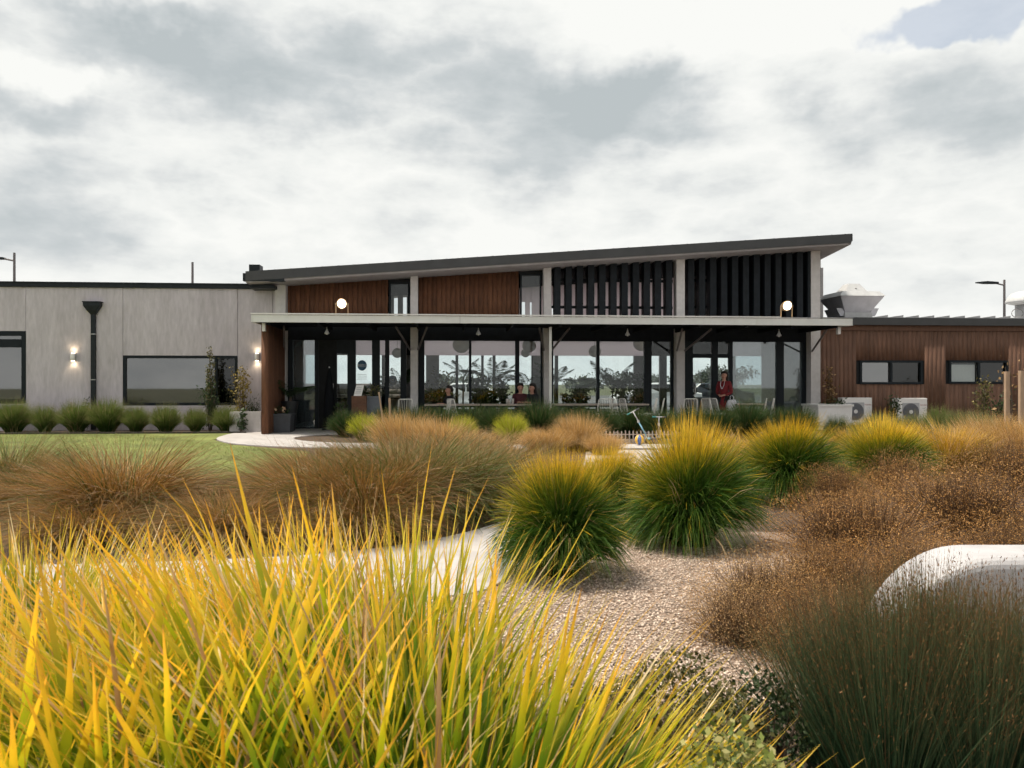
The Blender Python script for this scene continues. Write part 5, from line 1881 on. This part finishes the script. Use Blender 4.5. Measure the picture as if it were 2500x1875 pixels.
bench()
stake(2458, 0, 907, 0, 'pale timber tree stake, left of two at the right edge', .034, 14.5, 'tree_stake')
stake(2493, 0, 905, 0, 'pale timber tree stake, right of two at the right edge', .034, 14.2, 'tree_stake')
leafy(0, 0, 0, 'bare young tree tied between the two pale stakes', .38, 90, .08, 'leaf_rust', 0, 0, 'young_tree', 'tree', world=(gx(2478, 14.6), 14.6, -.04), H=2.15, stems=9, skirt=.4)

# ------------------------------------------------------------------ grasses and shrubs (unit meshes about 1 m tall / 1 m radius, then scaled)
def tuft_mesh(seed, n=2600, mat='mat_tuft', wid=.016, spread=1.15, seg=3):
    g = np.random.default_rng(seed)
    base, a, q = disc(n, .20, g)
    lean = g.uniform(0, 1, n) ** .65 * spread
    az = a + g.normal(0, .5, n)
    L = g.uniform(.75, 1.08, n) * (1 - .22 * (lean / spread) ** 2)
    s = ribbons(base, az, lean * .55, lean * .75 + g.uniform(0, .35, n), L, g.uniform(.6, 1.2, n) * wid, seg, rng=g)
    return np_mesh('tuft_blades', s[0], s[1], mat, s[2])


def loma_mesh(seed, n=6500, mat='mat_loma', wid=.0100, gold=False):
    """dense fountain-ball of stiff blades; upright blades have yellow tips"""
    g = np.random.default_rng(seed)
    base, a, q = disc(n, .16, g)
    lean = 1.95 * g.random(n) ** .62
    az = a * .3 + g.uniform(0, 2 * math.pi, n)
    p1, p2 = g.uniform(0, 6.28, 2)
    L = g.uniform(.84, 1.03, n) * (.96 + .07 * np.cos(az - p1) + .05 * np.cos(2 * az + p2) + .03 * np.cos(5 * az + p1))
    lean = np.clip(lean + .10 * np.cos(az - p2), 0, 2.1)
    L *= 1 - .20 * np.exp(-(lean / .55) ** 2)
    wind = .12
    y = np.clip((1.05 - lean) / .42, 0, 1) * np.clip(g.normal(.9, .22, n), 0, 1)  # upright blades yellower: flower spikes and lit tips both put into the colour
    y = np.maximum(y, (g.random(n) < .05) * .8)
    y = np.clip(y + .35 * np.clip(-np.cos(az), 0, 1) * (lean > .6) * (lean < 1.4), 0, 1)  # left flank yellowed too, light from the left put into the blade colour
    s = ribbons(base, az, lean * .46, lean * .80 + g.uniform(-.05, .2, n), L, g.uniform(.6, 1.2, n) * wid, 4, rng=g, y=y, tip=3.0)
    m = 130
    b2, a2, _ = disc(m, .14, g)
    l2 = g.uniform(.9, 2.0, m)
    s2 = ribbons(b2, g.uniform(0, 6.28, m), l2 * .6, l2 * .55, g.uniform(.55, 1.0, m), np.full(m, .009), 5, rng=g)
    return (np_mesh('blades', s[0], s[1], mat, s[2]), np_mesh('dry_blades', s2[0], s2[1], 'mat_straw', s2[2]))


def mound_mesh(seed, n=4600, mat='mat_mound', wid=.009):
    """arching drooping sedge mound"""
    g = np.random.default_rng(seed)
    base, a, q = disc(n, .30, g)
    az = a + g.normal(0, .8, n)
    lean = g.uniform(.0, .8, n) * (.4 + .7 * q)
    bend = g.uniform(.4, 2.5, n)
    L = g.uniform(.75, 1.45, n)
    s = ribbons(base, az, lean, bend, L, g.uniform(.5, 1.2, n) * wid, 5, rng=g, power=1.2)
    m = 330
    b2, a2, q2 = disc(m, .70, g, 0)
    b2[:, 2] = .74 * np.sqrt(np.clip(1 - (q2 * .80) ** 2, 0, 1)) * g.uniform(.75, 1.04, m)
    az2 = a2 + g.normal(0, .7, m)
    s2 = ribbons(b2, az2, g.uniform(.9, 1.9, m), g.uniform(.2, 1.3, m), g.uniform(.18, .5, m), g.uniform(.5, 1.1, m) * .010, 4, rng=g)
    return (np_mesh('blades', s[0], s[1], mat, s[2]), np_mesh('dry_blades', s2[0], s2[1], 'mat_straw', s2[2]))


def golden_mesh(seed, n=3400):
    g = np.random.default_rng(seed)
    base, a, q = disc(n, .34, g)
    az = np.where(g.random(n) < .55, g.normal(math.pi, .9, n), a)
    s = ribbons(base, az, g.uniform(0, .7, n), g.uniform(.1, 1.1, n), g.uniform(.6, 1.12, n), g.uniform(.5, 1.2, n) * .011, 4, rng=g)
    return np_mesh('blades', s[0], s[1], 'mat_golden', s[2])


def rush_mesh(seed, n=2100, bias=0.0):
    g = np.random.default_rng(seed)
    base, a, q = disc(n, .11, g)
    az = a + g.normal(0, .5, n)
    lean = g.uniform(0, .85, n) * (.30 + .70 * q)
    L = g.uniform(.66, 1.05, n)
    s = ribbons(base, az, lean, g.uniform(-.08, .22, n), L, g.uniform(.7, 1.2, n) * .0042, 4, rng=g, tip=4.0, rootw=1.0)
    P = s[3]
    m = 2
    idx = np.repeat(np.arange(n), m)
    k = g.uniform(3.1, 4.0, n * m)
    i0 = np.minimum(np.floor(k).astype(int), 3); f = (k - i0)[:, None]
    C = P[idx, i0] * (1 - f) + P[idx, i0 + 1] * f
    d = P[idx, 4] - P[idx, 3]; d /= np.linalg.norm(d, axis=1)[:, None]
    l = leaves(C, .017, g, asp=.28, direc=d * 1.4)
    return (np_mesh('stems', s[0], s[1], 'mat_rush', s[2]), np_mesh('seed_heads', l[0], l[1], 'mat_rush_seed', l[2]))


def wiry_mesh(seed, mat='mat_wiry', n=30000, tw=2400, size=.0165):
    g = np.random.default_rng(seed)
    base, a, q = disc(tw, .35, g)
    lean = g.uniform(0, 1.25, tw)
    s = ribbons(base, g.uniform(0, 6.28, tw), lean, g.uniform(-.5, .6, tw), g.uniform(.55, 1.05, tw), g.uniform(.5, 1.2, tw) * .007, 4, rng=g, tip=3)
    C = inside(n, 1.0, 1.0, .98, g, shell=.25, zlift=.08)
    C = C[C[:, 2] > .02]
    l = leaves(C, size, g, asp=.55)
    # thin shoots sticking out of the skin
    P = s[3]
    idx = g.integers(0, tw, 5000); k = g.uniform(2.2, 4, 5000); i0 = np.minimum(k.astype(int), 3); f = (k - i0)[:, None]
    C2 = P[idx, i0] * (1 - f) + P[idx, i0 + 1] * f
    l2 = leaves(C2, size, g, asp=.5)
    L = join(l, l2)
    return (np_mesh('twigs', s[0], s[1], 'mat_twig', s[2]), np_mesh('leaves', L[0], L[1], mat, L[2]))


TUFT = [tuft_mesh(100 + i) for i in range(3)]
BED = [tuft_mesh(110 + i, 2400, 'mat_bed', .018, 1.25) for i in range(3)]
LIME = [tuft_mesh(120 + i, 2600, 'mat_lime', .015, 1.1) for i in range(2)]
LOMA = [loma_mesh(130 + i) for i in range(3)]
LOMAG = [loma_mesh(140 + i, 4400, 'mat_loma_gold') for i in range(2)]
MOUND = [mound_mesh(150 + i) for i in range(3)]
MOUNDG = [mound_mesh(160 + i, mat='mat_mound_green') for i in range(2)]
GOLD = [golden_mesh(170 + i) for i in range(2)]
RUSH = [rush_mesh(180 + i) for i in range(3)]
WIRY = [wiry_mesh(190 + i) for i in range(3)]
WIRYL = [wiry_mesh(200, 'mat_wiry_light', 15000, 1700)]


def put(kind_name, variants, k, px, d, top_py, w_px, label, cat, group, unit_w=1.0, unit_h=1.0, tilt=0.0, deep=1.0, zoff=-.03, rz=None):
    H = gz(top_py, d) - zoff
    Wm = w_px / F_PX * d
    s = (Wm / 2 / unit_w, Wm / 2 / unit_w * deep, H / unit_h)
    data = variants[k % len(variants)]
    if not isinstance(data, (tuple, list)):
        data = (data,)
    rz = (k * 2.4) % 6.28 if rz is None else rz
    if len(data) == 1:
        o = link(kind_name, data[0])
        tag(o, label, cat, group)
        o.location = (gx(px, d), d, zoff); o.rotation_euler = (0, tilt, rz); o.scale = s
        return o
    r = thing(kind_name, label, cat, (gx(px, d), d, zoff), rz, group, s)
    r.rotation_euler = (0, tilt, rz)
    for me in data:
        link(me.name.split('.')[0], me, r)
    return r


ORD = ['first', 'second', 'third', 'fourth', 'fifth', 'sixth', 'seventh', 'eighth', 'ninth', 'tenth', 'eleventh', 'twelfth', 'thirteenth', 'fourteenth', 'fifteenth', 'sixteenth', 'seventeenth']

# row along the concrete wall
row = [(32, 978, 84), (110, 986, 66), (186, 984, 76), (262, 981, 76), (332, 988, 66), (405, 990, 66), (477, 990, 60), (552, 990, 66)]
for i, (px, ty, w) in enumerate(row):
    put('grass_tuft', TUFT, i, px, 21.75 + .0005 * px, ty + (0, 5, -3, -5, 4, -1, 6, 2)[i], w * (1.06, .92, 1.05, 1.1, .95, 1.04, .88, .98)[i], '%s rounded green grass tuft from the left in the row along the concrete wall' % ORD[i], 'ornamental grass',
        'grass tufts along the concrete wall', .60, .88)
# dark bed before the veranda
bed = [(1000, 1003, 88, 19.8), (1072, 1002, 92, 19.6), (1150, 1000, 92, 19.9), (1215, 1000, 80, 19.5), (1318, 988, 100, 19.6), (1398, 1002, 90, 19.8), (1466, 1004, 84, 19.4),
       (1542, 1004, 90, 19.7), (1618, 1008, 84, 19.3), (1690, 1003, 84, 19.8), (1757, 1004, 80, 19.4), (1822, 990, 96, 19.6), (1893, 1004, 80, 19.8), (1950, 1004, 76, 19.5), (2045, 1026, 56, 18.2),
       (845, 1010, 70, 20.2), (940, 1005, 70, 20.3)]
bed.sort()
for i, (px, ty, w, d) in enumerate(bed):
    put('dark_grass', BED, i, px, d, ty - 8, w * 1.12, '%s dark green grass clump from the left in the bed before the veranda' % ORD[i], 'ornamental grass',
        'dark grass clumps before the veranda', .60, .88)
put('lime_grass', LIME, 0, 890, 18.6, 1006, 92, 'lime yellow grass clump beside the curved path by the door', 'ornamental grass', 'lime grass clumps', .72, .98)
put('lime_grass', LIME, 1, 1128, 18.4, 1010, 84, 'small lime yellow grass clump left of the pointed one', 'ornamental grass', 'lime grass clumps', .72, .98)
put('lime_grass', LIME, 0, 1248, 17.6, 1003, 96, 'pointed lime yellow grass clump below the white post', 'ornamental grass', 'lime grass clumps', .72, .98)
# mid-green clumps before the timber wing
for i, (px, ty, w, d, lb) in enumerate([(2140, 1000, 80, 17.5, 'green grass clump in front of the left air conditioner'), (2195, 1008, 84, 16.8, 'green grass clump in front of the gap between air conditioners'),
                                        (2240, 1002, 84, 16.5, 'green grass clump in front of the right air conditioner'), (2290, 984, 76, 17.8, 'upright green grass clump right of the air conditioners'),
                                        (2345, 996, 86, 17.0, 'green grass clump below the right-hand window'), (2395, 1000, 90, 16.5, 'green grass clump left of the tree stakes'),
                                        (2100, 1022, 70, 17.6, 'green grass clump at the foot of the white planter')]):
    put('green_grass', TUFT, i, px, d, ty, w, lb, 'ornamental grass', 'green grass clumps before the timber wing', .70, .98)
# golden dry grass
for i, (px, ty, w, d, lb) in enumerate([(985, 1008, 170, 14.6, 'golden dry grass clump behind the big brown sedges'), (1075, 1022, 170, 14.2, 'golden dry grass clump below the small lime grass'),
                                        (1170, 1050, 170, 13.6, 'low golden dry grass clump below the pointed lime grass'), (1415, 1012, 130, 15.8, 'tall feathery dry grass left of the ball'),
                                        (1335, 1045, 150, 15.4, 'straw coloured dry grass right of the pointed lime grass'), (1475, 1058, 110, 15.0, 'short dry grass just left of the ball'),
                                        (2420, 1015, 200, 12.8, 'golden dry grass at the foot of the tree stakes'), (2500, 1020, 200, 12.2, 'golden dry grass at the right edge')]):
    put('dry_grass', GOLD, i, px, d, ty, w, lb, 'dry grass', 'golden dry grass clumps', .78, .92, rz=(i % 3) * .5)
# brown sedge mounds
mounds = [(210, 1215, 330, 6.7, 0, 'low drooping sedge mound above the path at the left'), (560, 1205, 330, 6.8, 0, 'low drooping sedge mound above the path in the middle'), (880, 1195, 330, 6.9, 0, 'low drooping sedge mound above the path bend'), (15, 1078, 330, 8.6, 1, 'brown and green sedge mound at the left edge below the lawn'), (300, 1098, 430, 7.5, 0, 'big brown sedge mound with pale straws in front of the lawn'),
          (130, 1130, 330, 8.0, 0, 'brown sedge mound between the left edge and the big mound'), (475, 1180, 270, 7.6, 0, 'low brown sedge mound right of the big straw mound'),
          (640, 1150, 240, 8.2, 1, 'greenish sedge mound beside the lawn corner'), (790, 1108, 430, 7.7, 0, 'large drooping brown sedge mound behind the yellow blades'),
          (1000, 1072, 440, 8.0, 1, 'large green-centred sedge mound left of the round green clumps'), (900, 1110, 380, 7.3, 0, 'brown sedge mound beside the path bend'),
          (1130, 1090, 380, 8.3, 1, 'sedge mound just left of the nearest round green clump'), (1235, 1082, 300, 10.2, 0, 'brown sedge mound behind the nearest round green clump'),
          (760, 1098, 230, 10.2, 0, 'tan sedge mound beside the curved path at the lawn edge'), (900, 1082, 260, 10.8, 0, 'tan sedge mound below the lime grass by the door'), (1090, 1064, 330, 11.5, 0, 'tan sedge mound in the middle of the garden')]
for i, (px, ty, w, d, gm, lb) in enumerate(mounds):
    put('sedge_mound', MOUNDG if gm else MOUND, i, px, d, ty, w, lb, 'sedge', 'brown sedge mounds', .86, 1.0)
# round green clumps with yellow tops
lomas = [(1365, 1098, 315, 5.55, 0, 'nearest round green clump with yellow top beside the gravel'), (1690, 1028, 335, 6.6, 0, 'largest round green clump with yellow top, right of the nearest one'),
         (1480, 1092, 270, 7.5, 0, 'yellow-topped clump half hidden between the two round green clumps'), (1930, 1022, 270, 9.0, 0, 'round yellow-topped clump right of the largest one'),
         (2150, 1018, 250, 9.6, 0, 'yellow-topped clump with pale straw side before the air conditioners'), (2320, 1030, 270, 10.2, 1, 'golden clump right of the straw-sided one'),
         (2075, 1045, 150, 10.6, 1, 'pale straw clump left of the straw-sided yellow clump'), (1810, 1058, 150, 10.8, 1, 'small golden clump between the two large yellow-topped ones')]
for i, (px, ty, w, d, gm, lb) in enumerate(lomas):
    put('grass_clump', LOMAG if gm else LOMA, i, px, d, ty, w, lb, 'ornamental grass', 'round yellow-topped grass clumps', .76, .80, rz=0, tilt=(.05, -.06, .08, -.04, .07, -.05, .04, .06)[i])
# wiry brown shrubs
wiry = [(2090, 1175, 520, 6.2, 0, 'brown wiry shrub right of the largest green clump'), (2370, 1120, 520, 7.0, 0, 'tall brown wiry shrub at the right edge above the white bench'),
        (2260, 1150, 430, 7.8, 0, 'brown wiry shrub behind the bench shrubs'), (2250, 1285, 500, 4.9, 0, 'brown wiry shrub directly behind the white bench'),
        (2490, 1250, 420, 5.2, 0, 'brown wiry shrub cut by the right edge behind the bench'), (2460, 1048, 380, 9.6, 0, 'brown wiry shrub below the tree stakes'),
        (2020, 1290, 380, 4.8, 0, 'rusty wiry shrub beside the gravel'), (1870, 1330, 440, 4.6, 1, 'light tan wiry shrub spreading over the gravel'),
        (1815, 1405, 390, 4.1, 1, 'low light tan wiry shrub at the gravel edge'), (2040, 1110, 230, 8.2, 0, 'small brown wiry shrub below the yellow-topped clumps'), (2200, 1090, 240, 8.8, 0, 'brown wiry shrub under the straw-sided clump'),
        (1990, 1395, 380, 3.8, 0, 'brown wiry shrub behind the left rushes')]
for i, (px, ty, w, d, lt, lb) in enumerate(wiry):
    put('wiry_shrub', WIRYL if lt else WIRY, i, px, d, ty, w, lb, 'shrub', 'brown wiry shrubs', 1.0, 1.05)
# rushes in the right foreground
for i, (px, ty, w, d, lb) in enumerate([(2080, 1425, 540, 2.6, 'dark green rush clump fanning out left in the right foreground'), (2260, 1340, 560, 2.55, 'tall rush clump with brown heads before the white bench'),
                                        (2510, 1385, 500, 2.4, 'dark rush clump at the bottom right corner'), (2175, 1375, 470, 2.4, 'rush clump between the left and the tall one'), (2390, 1395, 480, 2.35, 'nearest dark rush clump before the bench')]):
    put('rush_clump', RUSH, i, px, d, ty, w, lb, 'rushes', 'rush clumps in the right foreground', .58, 1.0)


# low leafy shrubs in the foreground
def box_shrub(px, d, top_py, w_px, label, mat, n, size, name='box_shrub'):
    H = gz(top_py, d); W = w_px / F_PX * d / 2
    r = thing(name, label, 'shrub', (gx(px, d), d, -.04))
    b = B()
    for k in range(26):
        a = RNG.uniform(0, 6.28); q = RNG.uniform(.2, .85) * W
        b.tube([(0, 0, 0), (math.cos(a) * q * .5, math.sin(a) * q * .5, H * .45), (math.cos(a) * q, math.sin(a) * q, H * RNG.uniform(.5, .9))], [.008, .005, .002], 5)
    b.build('stems', 'bark', r)
    C = inside(n, W, W, H * .62, shell=.5, zlift=.62)
    put_mesh('leaves', leaves(C, size, asp=.62, up=.5), mat, r)


box_shrub(1825, 1.62, 1690, 430, 'rounded small-leaved shrub at the bottom right of the yellow blades', 'leaf_box', 5200, .019)
box_shrub(1640, 2.9, 1585, 330, 'dark low ground cover shrub at the edge of the gravel', 'leaf_olive', 4200, .019, 'ground_cover')
box_shrub(1745, 2.5, 1640, 280, 'low brownish ground cover below the gravel', 'leaf_olive', 3400, .019, 'ground_cover')
box_shrub(1500, 2.8, 1625, 260, 'low ground cover shrub at the lower left corner of the gravel', 'leaf_olive', 3000, .019, 'ground_cover')
box_shrub(1880, 2.6, 1610, 260, 'dark ground cover between the gravel and the rushes', 'leaf_dark', 3000, .019, 'ground_cover')


# ------------------------------------------------------------------ the big yellow strap-leaved plants in the foreground
def strap_blade(seed, dry=False):
    """one V-folded strap leaf, 1 m long, 1 m wide unit, bending towards +x"""
    g = np.random.default_rng(seed)
    seg = 9
    t = np.linspace(0, 1, seg + 1)
    lean, bend = g.uniform(-.04, .06), g.uniform(.15, .65)
    th = lean + bend * t ** 1.8
    x = np.concatenate([[0], np.cumsum(np.sin((th[:-1] + th[1:]) / 2) / seg)]); z = np.concatenate([[0], np.cumsum(np.cos((th[:-1] + th[1:]) / 2) / seg)])
    tw = g.uniform(-.5, .5) * t
    wprof = (.55 + .45 * np.minimum(1, t * 4)) * (1 - t ** 5 * .92) * (1 - .35 * t)
    V = []
    for i in range(seg + 1):
        w = .5 * wprof[i]
        c, s = math.cos(tw[i]), math.sin(tw[i])
        V += [(x[i] - s * w * .012, -c * w, z[i]), (x[i] - .10 * w * .012 * 8, 0, z[i]), (x[i] + s * w * .012, c * w, z[i])]
    F = []
    for i in range(seg):
        a = i * 3
        F += [(a, a + 1, a + 4, a + 3), (a + 1, a + 2, a + 5, a + 4)]
    tt = np.repeat(t, 3)
    return np.array(V), np.array(F), tt


STRAP = []
for i in range(26):
    V, F, tt = strap_blade(300 + i)
    r = (i * .618) % 1.0
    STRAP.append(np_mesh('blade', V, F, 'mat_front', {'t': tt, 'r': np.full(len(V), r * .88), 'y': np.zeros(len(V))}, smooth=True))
STRAPD = []
for i in range(6):
    V, F, tt = strap_blade(340 + i)
    STRAPD.append(np_mesh('blade', V, F, 'mat_front_dry', {'t': tt, 'r': np.full(len(V), i / 6), 'y': np.zeros(len(V))}, smooth=True))


def strap_plant(px, d, label, n, seed, L=(.85, 1.12), W=(.012, .021), spread=.55, bias=(0.0, 0.0), fine=500, fineL=(.6, 1.0), rad=.16, fw=.011, name='strap_leaf_plant', dry=.11):
    g = np.random.default_rng(seed)
    r = thing(name, label, 'ornamental grass', (gx(px, d), d, -.04), 0, 'yellow strap-leaved plants in the foreground')
    for k in range(n):
        a = g.uniform(0, 2 * math.pi); q = math.sqrt(g.random()) * rad
        lx = math.cos(a) * q / rad * spread * g.uniform(.5, 1.1) + bias[0] + g.normal(0, .07)
        ly = math.sin(a) * q / rad * spread * g.uniform(.5, 1.1) + bias[1] + g.normal(0, .07)
        tilt = min(1.25, math.hypot(lx, ly)); az = math.atan2(ly, lx)
        is_dry = g.random() < dry
        o = link('blade', (STRAPD if is_dry else STRAP)[int(g.integers(0, 6 if is_dry else 26))], r)
        l = g.uniform(*L) * (1 - .12 * tilt)
        w = g.uniform(*W) * (.65 if is_dry else 1)
        # blade bends towards its own +x; turn it round its length so the flat sides face many ways
        M = Matrix.Rotation(az, 4, 'Z') @ Matrix.Rotation(tilt, 4, 'Y') @ Matrix.Rotation(g.uniform(-1.5, 1.5), 4, 'Z')
        o.matrix_local = Matrix.Translation((math.cos(a) * q, math.sin(a) * q, 0)) @ M @ Matrix.Diagonal((l, w, l, 1))
    base, a, q = disc(fine, rad * 1.1, g)
    lx = np.cos(a) * q * spread * 1.15 + bias[0] + g.normal(0, .12, fine); ly = np.sin(a) * q * spread * 1.15 + bias[1] + g.normal(0, .12, fine)
    s = ribbons(base, np.arctan2(ly, lx), np.hypot(lx, ly), g.uniform(.1, .9, fine), g.uniform(*fineL, fine), g.uniform(.6, 1.3, fine) * fw, 7, rng=g, tip=3)
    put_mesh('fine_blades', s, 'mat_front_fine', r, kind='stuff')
    return r


strap_plant(330, 1.45, 'tall yellow strap-leaved plant left of centre in the foreground', 150, 1, (.92, 1.20), (.021, .036), .38, (-.08, .04), 360, (.7, 1.02), .18)
strap_plant(740, 1.75, 'yellow strap-leaved plant leaning left in the centre foreground', 230, 2, (1.0, 1.33), (.016, .028), .44, (-.42, .10), 800, (.8, 1.2), .20)
strap_plant(1000, 1.65, 'green and yellow strap-leaved plant right of centre in the foreground', 180, 3, (.82, 1.10), (.017, .029), .48, (-.10, .06), 650, (.6, 1.0), .20)
strap_plant(1210, 1.75, 'low strap-leaved plant fanning to the right over the shrubs', 200, 4, (.58, .88), (.012, .021), .58, (.15, .0), 900, (.5, .84), .20)
strap_plant(-30, 1.50, 'strap-leaved plant at the bottom left corner', 130, 5, (.86, 1.10), (.020, .034), .38, (-.02, .03), 360, (.7, 1.0), .18)
strap_plant(70, 2.6, 'finer strap-leaved plant behind the bottom left one', 90, 6, (.84, 1.02), (.010, .017), .42, (.0, .05), 1600, (.7, 1.0), .22)
strap_plant(500, 1.15, 'nearest strap-leaved plant at the bottom of the frame', 64, 7, (.70, .90), (.018, .028), .42, (-.05, .05), 220, (.5, .72))
strap_plant(900, 2.25, 'finer yellow strap-leaved plant before the path', 140, 8, (.94, 1.20), (.012, .020), .5, (-.36, .0), 1700, (.7, 1.12), .22)
strap_plant(560, 2.2, 'finer yellow strap-leaved plant before the left part of the path', 140, 9, (.92, 1.15), (.012, .020), .46, (-.27, .0), 1600, (.6, 1.06), .22)
